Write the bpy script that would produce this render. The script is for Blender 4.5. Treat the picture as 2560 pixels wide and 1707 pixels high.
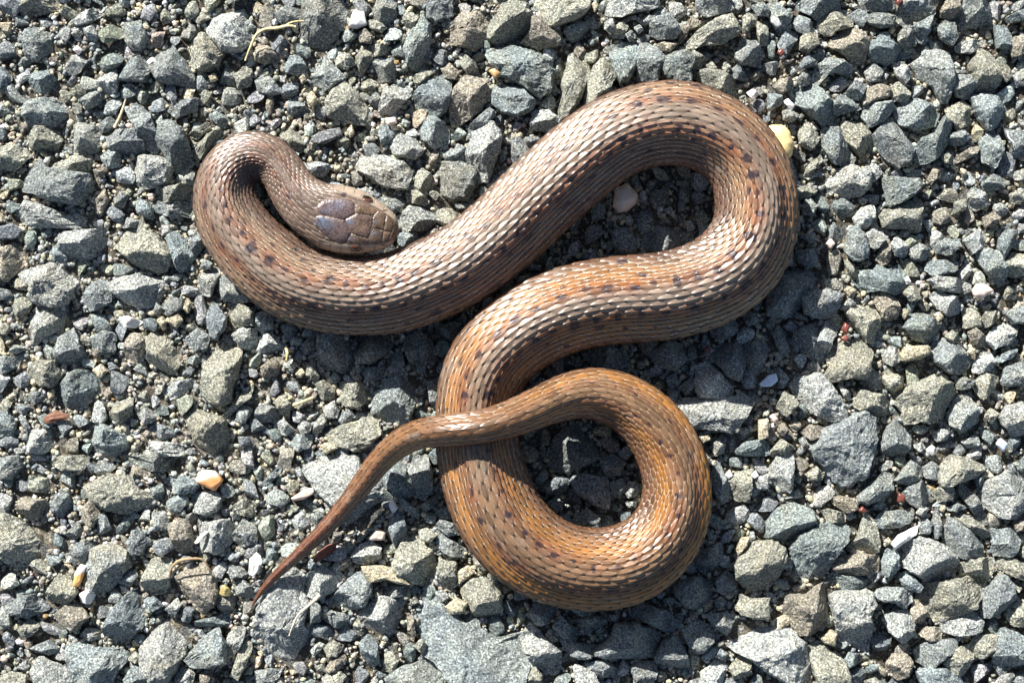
import bpy, math, random
import numpy as np
from mathutils import Vector

# ------------------------------------------------------------------ scene, camera, light
for o in list(bpy.data.objects):
    bpy.data.objects.remove(o)
scene = bpy.context.scene
COL = scene.collection
R = math.radians
MM = 0.001
K = 0.0625 * MM            # one photograph pixel on the plane z = 0
CAM_H = 0.26               # camera height above the gravel

cam = bpy.data.cameras.new("camera")
cam.sensor_width = 36.0
cam.lens = 36.0 * CAM_H / (2560 * K)
cam.clip_start = 0.005
cam.clip_end = 200.0
cam_ob = bpy.data.objects.new("camera", cam)
cam_ob.location = (0, 0, CAM_H)
COL.objects.link(cam_ob)
scene.camera = cam_ob

SUN_EL, SUN_AZ = R(33.5), R(-32)          # azimuth clockwise from +Y (up in the picture)
sx, sy, sz = (math.sin(SUN_AZ) * math.cos(SUN_EL), math.cos(SUN_AZ) * math.cos(SUN_EL), math.sin(SUN_EL))
world = bpy.data.worlds.new("World")
scene.world = world
world.use_nodes = True
wn = world.node_tree.nodes
sky = wn.new("ShaderNodeTexSky")
sky.sky_type = 'NISHITA'
sky.sun_disc = False
sky.sun_elevation = SUN_EL
sky.sun_rotation = SUN_AZ
world.node_tree.links.new(sky.outputs[0], wn["Background"].inputs[0])
wn["Background"].inputs[1].default_value = 0.05
sun = bpy.data.lights.new("sun", 'SUN')
sun.energy = 5.0
sun.angle = R(0.53)
sun.color = (1.0, 0.97, 0.92)
sun_ob = bpy.data.objects.new("sun", sun)
sun_ob.rotation_euler = Vector((-sx, -sy, -sz)).to_track_quat('-Z', 'Y').to_euler()
sun_ob.location = (sx, sy, sz)
COL.objects.link(sun_ob)

vs = scene.view_settings
vs.view_transform = 'Standard'
vs.look = 'None'
vs.exposure = 1.2
vs.gamma = 1.0
vs.use_curve_mapping = False

# ------------------------------------------------------------------ helpers
def at(px, py, z=0.0):
    """photograph pixel -> point on the level z"""
    f = K * (CAM_H - z) / CAM_H
    return np.array([(px - 1280.0) * f, -(py - 853.5) * f])

def hash3(ix, iy, iz, seed):
    h = (ix.astype(np.int64) * 374761393 + iy.astype(np.int64) * 668265263
         + iz.astype(np.int64) * 1274126177 + seed * 974634777) & 0x7fffffff
    h = ((h ^ (h >> 13)) * 1103515245) & 0x7fffffff
    h = ((h ^ (h >> 15)) * 747796405) & 0x7fffffff
    return (h & 0xffffff) / float(0xffffff)

def vnoise(p, seed=0):
    """value noise in -1..1, p is (n,3)"""
    f = np.floor(p)
    t = p - f
    t = t * t * (3 - 2 * t)
    i = f.astype(np.int64)
    out = 0
    for dx in (0, 1):
        wx = t[:, 0] if dx else 1 - t[:, 0]
        for dy in (0, 1):
            wy = t[:, 1] if dy else 1 - t[:, 1]
            for dz in (0, 1):
                wz = t[:, 2] if dz else 1 - t[:, 2]
                out = out + wx * wy * wz * hash3(i[:, 0] + dx, i[:, 1] + dy, i[:, 2] + dz, seed)
    return out * 2 - 1

def fbm(p, octaves=3, seed=0):
    out, amp, tot = 0, 1.0, 0
    for k in range(octaves):
        out = out + amp * vnoise(p * (2.03 ** k), seed + k)
        tot += amp
        amp *= 0.5
    return out / tot

def sstep(a, b, x):
    t = np.clip((x - a) / (b - a), 0, 1)
    return t * t * (3 - 2 * t)

def mesh_from(name, verts, faces, mat, col=None, smooth=True):
    """verts (n,3); faces (m,3) or (m,4) or list of such arrays; col (n,3) per vertex"""
    me = bpy.data.meshes.new(name)
    verts = np.asarray(verts, dtype=np.float32)
    if not isinstance(faces, (list, tuple)):
        faces = [faces]
    loops = np.concatenate([f.ravel() for f in faces]).astype(np.int32)
    counts = np.concatenate([np.full(len(f), f.shape[1], dtype=np.int32) for f in faces])
    starts = np.concatenate([[0], np.cumsum(counts)[:-1]]).astype(np.int32)
    me.vertices.add(len(verts))
    me.vertices.foreach_set("co", verts.ravel())
    me.loops.add(len(loops))
    me.loops.foreach_set("vertex_index", loops)
    me.polygons.add(len(counts))
    me.polygons.foreach_set("loop_start", starts)
    me.polygons.foreach_set("loop_total", counts)
    me.polygons.foreach_set("use_smooth", np.full(len(counts), smooth, dtype=bool))
    me.update(calc_edges=True)
    if col is not None:
        a = me.color_attributes.new("tint", 'FLOAT_COLOR', 'POINT')
        c4 = np.ones((len(verts), 4), dtype=np.float32)
        c4[:, :3] = col
        a.data.foreach_set("color", c4.ravel())
    me.materials.append(mat)
    return me

def link(name, data, parent=None, loc=(0, 0, 0)):
    o = bpy.data.objects.new(name, data)
    COL.objects.link(o)
    o.location = loc
    o.parent = parent
    return o

def tag(o, label=None, cat=None, group=None, kind=None):
    if label: o["label"] = label
    if cat: o["category"] = cat
    if group: o["group"] = group
    if kind: o["kind"] = kind
    return o

# ------------------------------------------------------------------ materials
def new_mat(name):
    m = bpy.data.materials.new(name)
    m.use_nodes = True
    nt = m.node_tree
    return m, nt, nt.nodes["Principled BSDF"]

def N(nt, typ, **kw):
    n = nt.nodes.new(typ)
    for k, v in kw.items():
        if k in n.inputs:
            n.inputs[k].default_value = v
        else:
            setattr(n, k, v)
    return n

def ramp(nt, src, stops):
    r = nt.nodes.new("ShaderNodeValToRGB")
    el = r.color_ramp.elements
    while len(el) < len(stops):
        el.new(0.5)
    for e, (p, c) in zip(el, stops):
        e.position = p
        e.color = (c, c, c, 1) if not isinstance(c, tuple) else c + (1,)
    nt.links.new(src, r.inputs[0])
    return r.outputs[0]

def mixc(nt, blend, fac, a, b):
    m = nt.nodes.new("ShaderNodeMix")
    m.data_type = 'RGBA'
    m.blend_type = blend
    if hasattr(fac, "is_output"): nt.links.new(fac, m.inputs[0])
    else: m.inputs[0].default_value = fac
    for s, i in ((a, 6), (b, 7)):
        if hasattr(s, "is_output"): nt.links.new(s, m.inputs[i])
        else: m.inputs[i].default_value = tuple(s) + (1,)
    return m.outputs[2]

def stone_material(name, grain=1.0, speck=1.0, rough=0.75, fallback=None):
    m, nt, b = new_mat(name)
    pos = N(nt, "ShaderNodeNewGeometry").outputs["Position"]
    if fallback is None:
        base = N(nt, "ShaderNodeVertexColor", layer_name="tint").outputs[0]
    else:
        base = fallback(nt, pos)
    # broad mottling (weathered and dusty areas of the rock itself)
    n0 = N(nt, "ShaderNodeTexNoise", Scale=420.0, Detail=3.0, Roughness=0.6)
    nt.links.new(pos, n0.inputs["Vector"])
    c = mixc(nt, 'MULTIPLY', 0.8, base, ramp(nt, n0.outputs[0], [(0.3, (0.74, 0.77, 0.80)), (0.5, (1.0, 1.0, 1.0)), (0.72, (1.22, 1.19, 1.08))]))
    # crystals: fine dark and light grains
    n1 = N(nt, "ShaderNodeTexNoise", Scale=3000.0 * grain, Detail=3.0, Roughness=0.8)
    nt.links.new(pos, n1.inputs["Vector"])
    c = mixc(nt, 'MULTIPLY', 0.9 * speck, c, ramp(nt, n1.outputs[0], [(0.30, 0.12), (0.42, 0.60), (0.53, 1.18), (0.65, 2.9)]))
    v = N(nt, "ShaderNodeTexVoronoi", Scale=2600.0 * grain)
    nt.links.new(pos, v.inputs["Vector"])
    sp = ramp(nt, N_sep(nt, v.outputs["Color"]), [(0.955, 0.0), (0.99, 0.6)])
    c = mixc(nt, 'MIX', sp, c, (0.62, 0.63, 0.60))
    sp2 = ramp(nt, N_sep(nt, v.outputs["Color"], 1), [(0.93, 0.0), (0.98, 0.55)])
    c = mixc(nt, 'MIX', sp2, c, (0.035, 0.045, 0.055))
    nt.links.new(c, b.inputs["Base Color"])
    b.inputs["Roughness"].default_value = rough
    b.inputs["Specular IOR Level"].default_value = 0.45
    r = ramp(nt, N_sep(nt, v.outputs["Color"], 2), [(0.0, rough - 0.42), (0.25, rough), (1.0, min(1.0, rough + 0.15))])
    nt.links.new(r, b.inputs["Roughness"])
    n2 = N(nt, "ShaderNodeTexNoise", Scale=1500.0, Detail=5.0, Roughness=0.72)
    nt.links.new(pos, n2.inputs["Vector"])
    bp = N(nt, "ShaderNodeBump", Strength=1.0, Distance=0.00055)
    nt.links.new(n2.outputs[0], bp.inputs["Height"])
    bp2 = N(nt, "ShaderNodeBump", Strength=0.8, Distance=0.00022)
    nt.links.new(n1.outputs[0], bp2.inputs["Height"])
    nt.links.new(bp.outputs[0], bp2.inputs["Normal"])
    nt.links.new(bp2.outputs[0], b.inputs["Normal"])
    return m

def N_sep(nt, sock, i=0):
    s = nt.nodes.new("ShaderNodeSeparateColor")
    nt.links.new(sock, s.inputs[0])
    return s.outputs[i]

M_STONE = stone_material("crushed_stone")
M_GRAIN = stone_material("sand_grains", grain=1.3, speck=0.7, rough=0.6)

def plain_material(name, rough=0.5, spec=0.5, sss=0.0, bump=0.0, bscale=1500.0, mottle=0.35):
    m, nt, b = new_mat(name)
    pos = N(nt, "ShaderNodeNewGeometry").outputs["Position"]
    base = N(nt, "ShaderNodeVertexColor", layer_name="tint").outputs[0]
    n = N(nt, "ShaderNodeTexNoise", Scale=bscale, Detail=4.0, Roughness=0.65)
    nt.links.new(pos, n.inputs["Vector"])
    c = mixc(nt, 'MULTIPLY', mottle, base, ramp(nt, n.outputs[0], [(0.3, 0.5), (0.5, 1.0), (0.7, 1.4)]))
    nt.links.new(c, b.inputs["Base Color"])
    b.inputs["Roughness"].default_value = rough
    b.inputs["Specular IOR Level"].default_value = spec
    if sss:
        b.inputs["Subsurface Weight"].default_value = sss
        b.inputs["Subsurface Radius"].default_value = (0.0012, 0.0007, 0.0004)
        b.inputs["Subsurface Scale"].default_value = 1.0
    if bump:
        bp = N(nt, "ShaderNodeBump", Strength=0.7, Distance=bump)
        nt.links.new(n.outputs[0], bp.inputs["Height"])
        nt.links.new(bp.outputs[0], b.inputs["Normal"])
    return m

M_PEBBLE = plain_material("polished_pebble", rough=0.35, sss=0.15, bump=0.00015, bscale=900.0, mottle=0.3)
M_FIBRE = plain_material("dry_plant_fibre", rough=0.6, bump=0.0001, bscale=2500.0, mottle=0.5)
M_EYE = plain_material("snake_eye", rough=0.06, mottle=0.0)

def skin_material():
    m, nt, b = new_mat("snake_scales")
    pos = N(nt, "ShaderNodeNewGeometry").outputs["Position"]
    base = N(nt, "ShaderNodeVertexColor", layer_name="tint").outputs[0]
    n = N(nt, "ShaderNodeTexNoise", Scale=3800.0, Detail=3.0, Roughness=0.7)
    nt.links.new(pos, n.inputs["Vector"])
    c = mixc(nt, 'MULTIPLY', 0.5, base, ramp(nt, n.outputs[0], [(0.3, 0.62), (0.5, 1.0), (0.7, 1.28)]))
    nt.links.new(c, b.inputs["Base Color"])
    b.inputs["Specular IOR Level"].default_value = 0.5
    n2 = N(nt, "ShaderNodeTexNoise", Scale=900.0, Detail=2.0)
    nt.links.new(pos, n2.inputs["Vector"])
    nt.links.new(ramp(nt, n2.outputs[0], [(0.3, 0.27), (0.7, 0.42)]), b.inputs["Roughness"])
    bp = N(nt, "ShaderNodeBump", Strength=0.35, Distance=0.00005)
    nt.links.new(n.outputs[0], bp.inputs["Height"])
    nt.links.new(bp.outputs[0], b.inputs["Normal"])
    return m
M_SKIN = skin_material()

def ground_base(nt, pos):
    v = N(nt, "ShaderNodeTexVoronoi", Scale=700.0)
    nt.links.new(pos, v.inputs["Vector"])
    c = ramp(nt, N_sep(nt, v.outputs["Color"]), [(0.0, (0.07, 0.06, 0.045)), (0.4, (0.15, 0.125, 0.09)), (0.75, (0.13, 0.135, 0.13)), (1.0, (0.30, 0.26, 0.18))])
    return c
M_GROUND = stone_material("sandy_ground", fallback=ground_base, rough=0.85)
# ------------------------------------------------------------------ the snake's course
# (photograph x, y, body width, height of the body's middle above the gravel in mm; None = lying on the gravel)
PATH = [
 (792, 529, 146, 6.9), (758, 505, 130, 6.4), (730, 473, 116, 5.8), (712, 438, 108, 5.2), (690, 406, 107, 4.8), (655, 389, 117, 4.5),
 (612, 394, 130, None), (580, 422, 139, None), (563, 461, 148, None), (562, 507, 157, None),
 (579, 555, 168, None), (613, 605, 176, None), (658, 650, 186, None), (711, 693, 188, None), (760, 717, 189, None), (815, 731, 190, None),
 (910, 738, 191, None), (999, 728, 195, None), (1063, 705, 199, None), (1121, 681, 200, None), (1237, 601, 201, None),
 (1352, 491, 203, None), (1456, 399, 206, None), (1540, 340, 203, None), (1620, 312, 203, None), (1705, 308, 204, None),
 (1767, 325, 199, None), (1832, 367, 194, None), (1876, 429, 194, None), (1892, 497, 200, None), (1888, 575, 206, None),
 (1860, 636, 212, None), (1807, 688, 214, None), (1730, 724, 212, None), (1620, 745, 211, None), (1559, 748, 210, None),
 (1455, 764, 208, None), (1346, 802, 208, None), (1280, 846, 206, None), (1230, 897, 203, None), (1200, 957, 198, None), (1189, 1040, 194, None),
 (1195, 1124, 202, None), (1208, 1185, 207, None), (1230, 1250, 213, None), (1270, 1320, 213, None), (1328, 1375, 209, None),
 (1401, 1411, 202, None), (1484, 1424, 199, None), (1566, 1411, 197, None), (1636, 1368, 187, None), (1680, 1304, 176, None),
 (1694, 1224, 166, None), (1681, 1150, 161, 4.6), (1650, 1086, 156, 4.7), (1602, 1033, 146, 4.9), (1542, 997, 135, 5.4), (1475, 982, 124, 6.4),
 (1415, 991, 111, 7.8), (1358, 1013, 100, 9.6), (1292, 1041, 92, 11.6), (1228, 1061, 84, 12.7), (1145, 1073, 79, 12.6),
 (1090, 1077, 75, 11.4), (1042, 1086, 72, 9.4), (1003, 1105, 69, 7.2), (969, 1132, 64, 5.3), (940, 1163, 60, 4.1), (903, 1213, 53, 3.3), (855, 1273, 45, 2.9),
 (806, 1328, 39, 2.5), (762, 1370, 33, 2.1), (718, 1411, 27, 1.8), (673, 1453, 20, 1.4), (646, 1488, 12, 1.1), (629, 1516, 4, 0.9)]
NOSE = np.array([995.4, 582.1])
HF = np.array([0.973, 0.232])              # the head points this way in the photograph
HEAD_Z = 7.6
HR = 0.88                                   # body height / width
REST = 0.3                                  # underside of the body, mm above z = 0

def build_course():
    rows = []
    # head, from the nose back to the neck: along (px behind the nose), half width, half height
    prof = [(0, 1.5, 1.5), (2, 14, 10), (5, 23, 15), (10, 32, 20), (17, 40, 24), (31, 48.5, 29), (45, 55.5, 33), (59, 62, 36.5), (74, 68, 39.5), (92, 74.5, 42),
            (111, 79, 44), (138, 82, 46), (166, 82, 47), (178, 81, 47)]
    for al, hw, hh in prof:
        p = NOSE - HF * al
        rows.append((p[0], p[1], hw, hh, HEAD_Z - 0.0035 * al, 1.0))
    for x, y, w, z in PATH:
        hh = {792: 47.5, 758: 47.5, 730: 47}.get(x, 0.5 * w * HR)
        if z is None:
            z = REST + hh * 0.0625
        rows.append((x, y, 0.5 * w, hh, z, {792: .8, 758: .4, 730: .12}.get(x, 0.0)))
    a = np.array(rows, dtype=float)
    # a raised point seen through the lens: bring position and size to its own height
    f = (CAM_H - a[:, 4] * MM) / CAM_H
    P = np.stack([(a[:, 0] - 1280) * f * K, -(a[:, 1] - 853.5) * f * K, a[:, 4] * MM], 1)
    hw, hh = a[:, 2] * K * f, a[:, 3] * K * f
    d = np.concatenate([[0], np.cumsum(np.linalg.norm(np.diff(P, axis=0), axis=1))])
    n = 6000
    t = np.linspace(0, d[-1], n)
    def cr(vals):                           # monotone-ish cubic (Catmull-Rom on arc length)
        vals = np.asarray(vals)
        m = np.gradient(vals, d, axis=0)
        k = np.clip(np.searchsorted(d, t, side='right') - 1, 0, len(d) - 2)
        h = d[k + 1] - d[k]
        u = (t - d[k]) / h
        sh = (slice(None),) + (None,) * (vals.ndim - 1)
        u, h = u[sh], h[sh]
        return ((2*u**3 - 3*u**2 + 1) * vals[k] + (u**3 - 2*u**2 + u) * h * m[k]
                + (-2*u**3 + 3*u**2) * vals[k+1] + (u**3 - u**2) * h * m[k+1])
    Pd = cr(P)
    def smooth(v, s, keep):
        r = int(3 * s)
        ker = np.exp(-0.5 * (np.arange(-r, r + 1) / s) ** 2); ker /= ker.sum()
        pad = np.concatenate([np.repeat(v[:1], r, 0), v, np.repeat(v[-1:], r, 0)])
        o = np.stack([np.convolve(pad[:, i], ker, 'valid') for i in range(v.shape[1])], 1)
        return v * (1 - keep[:, None]) + o * keep[:, None]
    mm = t / MM
    keep = sstep(9, 12.5, mm) * (1 - sstep(t[-1] / MM - 6, t[-1] / MM, mm))
    Pd = smooth(Pd, 26, keep)
    return t, Pd, np.interp(t, d, hw), np.interp(t, d, hh), np.interp(t, d, a[:, 5])

CT, CP, CHW, CHH, CHEAD = build_course()
CTAN = np.gradient(CP, axis=0)
CTAN /= np.linalg.norm(CTAN, axis=1)[:, None]
HEAD_LEN = 178 * K

# wider than tall cross-section; lower-surface test used to bed stones under the body
CS = slice(None, None, 8)
def snake_floor(xy):
    """height of the snake's underside above each point, inf where it does not pass"""
    d2 = (xy[:, None, 0] - CP[None, CS, 0]) ** 2 + (xy[:, None, 1] - CP[None, CS, 1]) ** 2
    hw, hh, z = CHW[CS][None], CHH[CS][None], CP[CS, 2][None]
    q = d2 / (hw * 1.03) ** 2
    low = np.where(q < 1, z - hh * np.sqrt(np.maximum(0, 1 - q)), np.inf)
    return low.min(1)

def arc_of(px, py):
    """nearest place along the course to a photograph pixel -> index, distance in px"""
    p = at(px, py, 0.004)
    d = np.hypot(CP[:, 0] - p[0], CP[:, 1] - p[1])
    i = int(d.argmin())
    return i, (d[i] - CHW[i]) / K

ROLL_AT = [(960, 570, 0), (780, 530, 0), (690, 403, -.1), (563, 461, -.33), (613, 605, -.28), (760, 717, -.18), (910, 738, -.18), (1063, 705, -.05), (1237, 601, .06), (1456, 399, .13),
           (1620, 312, .18), (1767, 325, .22), (1892, 497, .30), (1860, 636, .22), (1730, 724, .10), (1559, 748, .05), (1346, 802, .04), (1200, 957, 0), (1208, 1185, -.04),
           (1270, 1320, -.08), (1484, 1424, -.15), (1636, 1368, -.28), (1694, 1224, -.36), (1650, 1086, -.30), (1542, 997, -.20), (1358, 1013, -.05), (1090, 1077, 0), (629, 1516, 0)]
ROLL = ([], [])
_k = 0
for _x, _y, _r in ROLL_AT:                     # walk along the course so that crossings are not confused
    _p = at(_x, _y, 0.004)
    _e = min(len(CP), _k + 1500)
    _k = _k + int(np.hypot(CP[_k:_e, 0] - _p[0], CP[_k:_e, 1] - _p[1]).argmin())
    ROLL[0].append(CT[_k] / CT[-1]); ROLL[1].append(_r)

# ------------------------------------------------------------------ the snake's skin
C = lambda *v: np.array(v, dtype=float)
TAN, PALE, ORANGE, RUST = C(.185, .122, .080), C(.225, .170, .128), C(.33, .132, .020), C(.16, .042, .016)
BROWN, BELLY, SKIN, DARK = C(.088, .048, .034), C(.20, .13, .095), C(.60, .50, .375), C(.014, .013, .022)
TAILB, TIPB = C(.165, .078, .036), C(.105, .034, .018)

PLATES = {   # outlines of the large head shields, photograph pixels in a 6.534x enlargement from (720, 420)
 'parietal_a': [(465,650),(560,545),(700,505),(900,500),(1090,560),(1085,660),(1100,740),(920,850),(760,820),(560,760),(460,720)],
 'parietal_b': [(430,850),(470,790),(560,785),(760,820),(920,855),(1030,1060),(960,1180),(850,1225),(740,1180),(660,1130),(540,1040),(470,960)],
 'frontal': [(922,850),(1130,748),(1390,792),(1380,900),(1340,1090),(1290,1140),(1042,1068),(950,920)],
 'supraocular_a': [(1104,735),(1112,600),(1230,585),(1470,690),(1392,788),(1132,744)],
 'supraocular_b': [(1040,1072),(1290,1143),(1325,1185),(1240,1250),(1080,1235),(962,1195)],
 'prefrontal_a': [(1394,790),(1474,705),(1600,745),(1592,880),(1562,1020),(1402,978),(1380,900)],
 'prefrontal_b': [(1342,1092),(1394,985),(1560,1025),(1530,1230),(1410,1250),(1318,1170)],
 'internasal_a': [(1604,770),(1700,850),(1735,950),(1690,1048),(1566,1028)],
 'internasal_b': [(1565,1036),(1684,1055),(1640,1165),(1536,1220)],
 'rostral': [(1692,1050),(1738,950),(1790,940),(1830,1060),(1770,1180),(1648,1166)],
}

def poly_dist(pts, poly):
    """inside flag and distance to the outline, (n,2) against (k,2)"""
    inside = np.zeros(len(pts), bool)
    dist = np.full(len(pts), 1e9)
    k = len(poly)
    for i in range(k):
        a, b = poly[i], poly[(i + 1) % k]
        ab = b - a
        t = np.clip(((pts - a) @ ab) / (ab @ ab), 0, 1)
        dist = np.minimum(dist, np.linalg.norm(pts - a - t[:, None] * ab, axis=1))
        c = ((a[1] > pts[:, 1]) != (b[1] > pts[:, 1]))
        with np.errstate(divide='ignore', invalid='ignore'):
            xi = a[0] + (pts[:, 1] - a[1]) * (b[0] - a[0]) / (b[1] - a[1])
        inside ^= c & (pts[:, 0] < xi)
    return inside, dist

def build_snake():
    wfull = 2 * CHW / K                      # px
    # scale rows round the back, fewer towards the tail
    total = CT[-1]
    frac = CT / total
    rows = np.full(len(CT), 31)
    tail = frac > 0.6
    for lim, n in ((176, 29), (164, 27), (150, 25), (136, 21), (122, 19), (108, 17), (96, 15), (84, 11), (70, 9), (50, 7), (32, 5)):
        rows = np.where(tail & (wfull < lim), n, rows)
    pitch = np.maximum(wfull, 9) * 6.1 / np.maximum(rows, 14) * K
    pitch = np.where(CHEAD > 0.9, 27 * K, np.maximum(pitch, 9 * K))
    acc = np.concatenate([[0], np.cumsum(np.diff(CT) / (0.5 * (pitch[1:] + pitch[:-1])))])
    # rings: fine on the head, 15 per scale on the body
    head_t = np.concatenate([np.array([0, .25, .6, 1, 1.5]) * K * 1.2, np.arange(2.2, 178, 1.25) * K])
    a0 = np.interp(head_t[-1], CT, acc)
    body_a = np.arange(a0 + 1 / 15, acc[-1] - .3, 1 / 15)
    ts = np.concatenate([head_t, np.interp(body_a, acc, CT), [total]])
    nr = len(ts)
    ip = lambda v: np.interp(ts, CT, v)
    Pc = np.stack([ip(CP[:, i]) for i in range(3)], 1)
    T = np.stack([ip(CTAN[:, i]) for i in range(3)], 1)
    T /= np.linalg.norm(T, axis=1)[:, None]
    hw, hh, hd = ip(CHW), ip(CHH), ip(CHEAD)
    aa = ip(acc)
    nrow = rows[np.clip(np.searchsorted(CT, ts), 0, len(CT) - 1)]
    S = np.stack([-T[:, 1], T[:, 0], np.zeros(nr)], 1)
    S /= np.linalg.norm(S, axis=1)[:, None]                  # sideways
    U = np.cross(T, S); U *= np.sign(U[:, 2:3])
    # angles: 31*8 columns on the back and sides, 22 on the belly
    PHM = R(128)
    nb, nv2 = 248, 22
    ph = np.concatenate([np.linspace(-PHM, PHM, nb + 1), np.linspace(PHM, 2 * math.pi - PHM, nv2 + 1)[1:-1]])
    nv = len(ph)
    A, PH = np.meshgrid(aa, ph, indexing='ij')
    HD = np.repeat(hd[:, None], nv, 1)
    # the body rolls a little from place to place, so the pale back stripe wanders across it
    roll = np.interp(ts / total, ROLL[0], ROLL[1])
    PG = PH + np.arcsin(roll)[:, None]
    sn, cs = np.sin(PG), np.cos(PG)
    # cross-section: round body with a faint back ridge and a flatter belly; squarer, flat-topped head
    ex = 1.0 - 0.26 * HD
    X = np.sign(sn) * np.abs(sn) ** (1.0 - 0.10 * HD)
    Z = np.sign(cs) * np.abs(cs) ** (1 - 0.12 * HD)
    # slightly roof-shaped back
    ro = (1 - HD) * .21 * np.sin(2 * PG) ** 2 * (Z > 0)
    X = X * (1 - ro)
    Z = np.where(Z < 0, Z * 0.93, Z * (1 - .6 * ro))
    base = (Pc[:, None] + S[:, None] * (X * hw[:, None])[..., None] + U[:, None] * (Z * hh[:, None])[..., None])
    nrm = S[:, None] * (sn / hw[:, None])[..., None] + U[:, None] * (cs / hh[:, None])[..., None]
    nrm /= np.linalg.norm(nrm, axis=2)[..., None]

    # ---- keeled, overlapping scales: height and identity on the (row, along) lattice
    back = np.abs(np.where(PH > math.pi, PH - 2 * math.pi, PH)) <= PHM + 1e-6
    NR = np.repeat(nrow[:, None], nv, 1).astype(float)
    q = PH / PHM * NR / 2                              # 0 on the spine, +-NR/2 at the belly edge
    best = np.full(A.shape, -1.0); sid = np.zeros(A.shape); srow = np.zeros(A.shape)
    eda = np.zeros(A.shape); edq = np.ones(A.shape)
    q0 = np.round(q)
    for di in (-1, 0, 1):
        d = q0 + di
        off = 0.5 * (np.abs(d) % 2)
        dq = q - d
        j0 = np.floor(A - off)
        for dj in (0, 1):
            j = j0 + dj
            jit = (hash3(d.astype(int) + 40, j.astype(int), j.astype(int) * 0, 5) - .5)
            da = A - off - j + 0.13 * jit
            u = (da + 0.62) / 1.22                      # 0 front .. 1 tip
            uu = np.clip(u, 0, 1)
            half = (0.69 - 0.055 * sstep(1.5, 3.5, np.abs(d) / NR * 27)) * np.maximum(0, 1 - np.abs(2 * (uu - .5)) ** 1.7) ** 0.8       # lozenge with a rounded tip
            e = np.abs(dq) / np.maximum(half, 1e-3)
            ok = (u > 0) & (u < 1) & (e < 1) & (np.abs(d) <= (NR - 1) / 2)
            keel = np.exp(-(dq / 0.085) ** 2) * sstep(0.1, 0.4, uu) * (1 - 0.3 * sstep(.85, 1, uu))
            h = (0.30 + 0.62 * uu) * (1 - 0.72 * e ** 2.4) + 0.38 * keel + 0.02 * jit
            h = np.where(ok, h, -1)
            m = h > best
            best = np.where(m, h, best); eda = np.where(m, uu, eda); edq = np.where(m, e, edq)
            srow = np.where(m, d, srow); sid = np.where(m, j, sid)
    on = best > 0
    # belly: broad cross plates
    pl = A * 1.0 - np.floor(A)
    belly_h = 0.25 + 0.6 * pl
    lift = np.where(back, np.maximum(best, 0.0), belly_h)
    thick = (0.046 * hw)[:, None]
    thick = np.minimum(thick, 0.30 * MM)

    # ---- colours
    side = np.sign(q + 1e-9)
    un = np.abs(q) / NR * 17                            # lateral place, 0..8.5 in 17-row units
    srn = np.abs(srow) / NR * 17
    fr = np.repeat((ts / total)[:, None], nv, 1)
    rnd = hash3(srow.astype(int) + 40, sid.astype(int), sid.astype(int) * 0, 11)
    rnd2 = hash3(srow.astype(int) + 40, sid.astype(int), sid.astype(int) * 0, 23)
    f1 = lambda pts: np.interp(fr, [p[0] for p in pts], [p[1] for p in pts])
    # how orange the sides are along the animal: own hue plus sunlit warmth painted in
    org = f1([(0, .05), (.08, .08), (.16, .30), (.22, .32), (.30, .18), (.36, .34), (.42, .5), (.46, .42), (.50, .9), (.57, .8), (.62, .85), (.68, 1.0), (.74, 1.0), (.82, .8), (.88, .5), (1, .3)])
    def mix(a, b, t):
        return a * (1 - t[..., None]) + b * t[..., None]
    sc = np.broadcast_to(PALE, A.shape + (3,)).copy()
    flank = mix(np.broadcast_to(TAN, sc.shape), np.broadcast_to(ORANGE, sc.shape), np.clip(org + (rnd2 - .5) * .3, 0, 1))
    sc = mix(sc, flank, sstep(.75, 1.7, srn) * (0.6 + 0.4 * org))
    sc = mix(sc, np.broadcast_to(BROWN, sc.shape), 0.85 * sstep(3.2, 5.6, srn))
    sc = mix(sc, np.broadcast_to(TAN * C(1.02, .90, .70), sc.shape), 0.9 * sstep(.50, .64, fr) * (1 - sstep(1.5, 3.5, srn)))
    # tail
    tailf = sstep(.80, .88, fr)
    sc = mix(sc, np.broadcast_to(TAILB, sc.shape), tailf * .85)
    sc = mix(sc, np.broadcast_to(TIPB, sc.shape), sstep(.90, .97, fr))
    # neck is duller and darker
    neck = (1 - sstep(.075, .14, fr))
    sc = mix(sc, np.broadcast_to(C(.125, .083, .062), sc.shape), .7 * neck)
    sc *= (0.68 + 0.62 * rnd)[..., None] * 0.84
    dusty = sstep(.05, .7, fbm(np.stack([A.ravel() * .55, q.ravel() * .35, q.ravel() * 0 + 5], 1), 3, 19).reshape(A.shape)) * sstep(.3, .8, rnd2)
    sc = mix(sc, np.broadcast_to(C(.21, .175, .14), sc.shape), dusty * .5)
    # pale skin between the scales, a darker tip and the shadow behind it painted in
    sk = mix(np.broadcast_to(SKIN, sc.shape), np.broadcast_to(BROWN, sc.shape), np.clip(.42 * sstep(0, 1.0, 1.2 - un) + .6 * sstep(4.0, 6.5, un) + .6 * neck + .8 * tailf, 0, 1))
    sk = mix(sk, np.broadcast_to(C(.36, .20, .085), sk.shape), .6 * sstep(.60, .68, fr))
    edge = sstep(.66, .97, edq)
    col = mix(sc, sk, np.where(on, 0.72 * edge * (1 - sstep(.5, .85, eda)), 1.0))
    col *= (1 - 0.55 * sstep(.80, .97, eda) * on)[..., None]
    col *= (1 - 0.62 * (1 - sstep(.05, .42, eda)) * on)[..., None]  # cast shadow of the overlapping tip, painted on the scale's front
    # rows of dark spots with rust halos either side of the pale back stripe
    amax = acc[-1]
    rng = random.Random(4)
    spot = np.zeros(A.shape); halo = np.zeros(A.shape)
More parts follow.
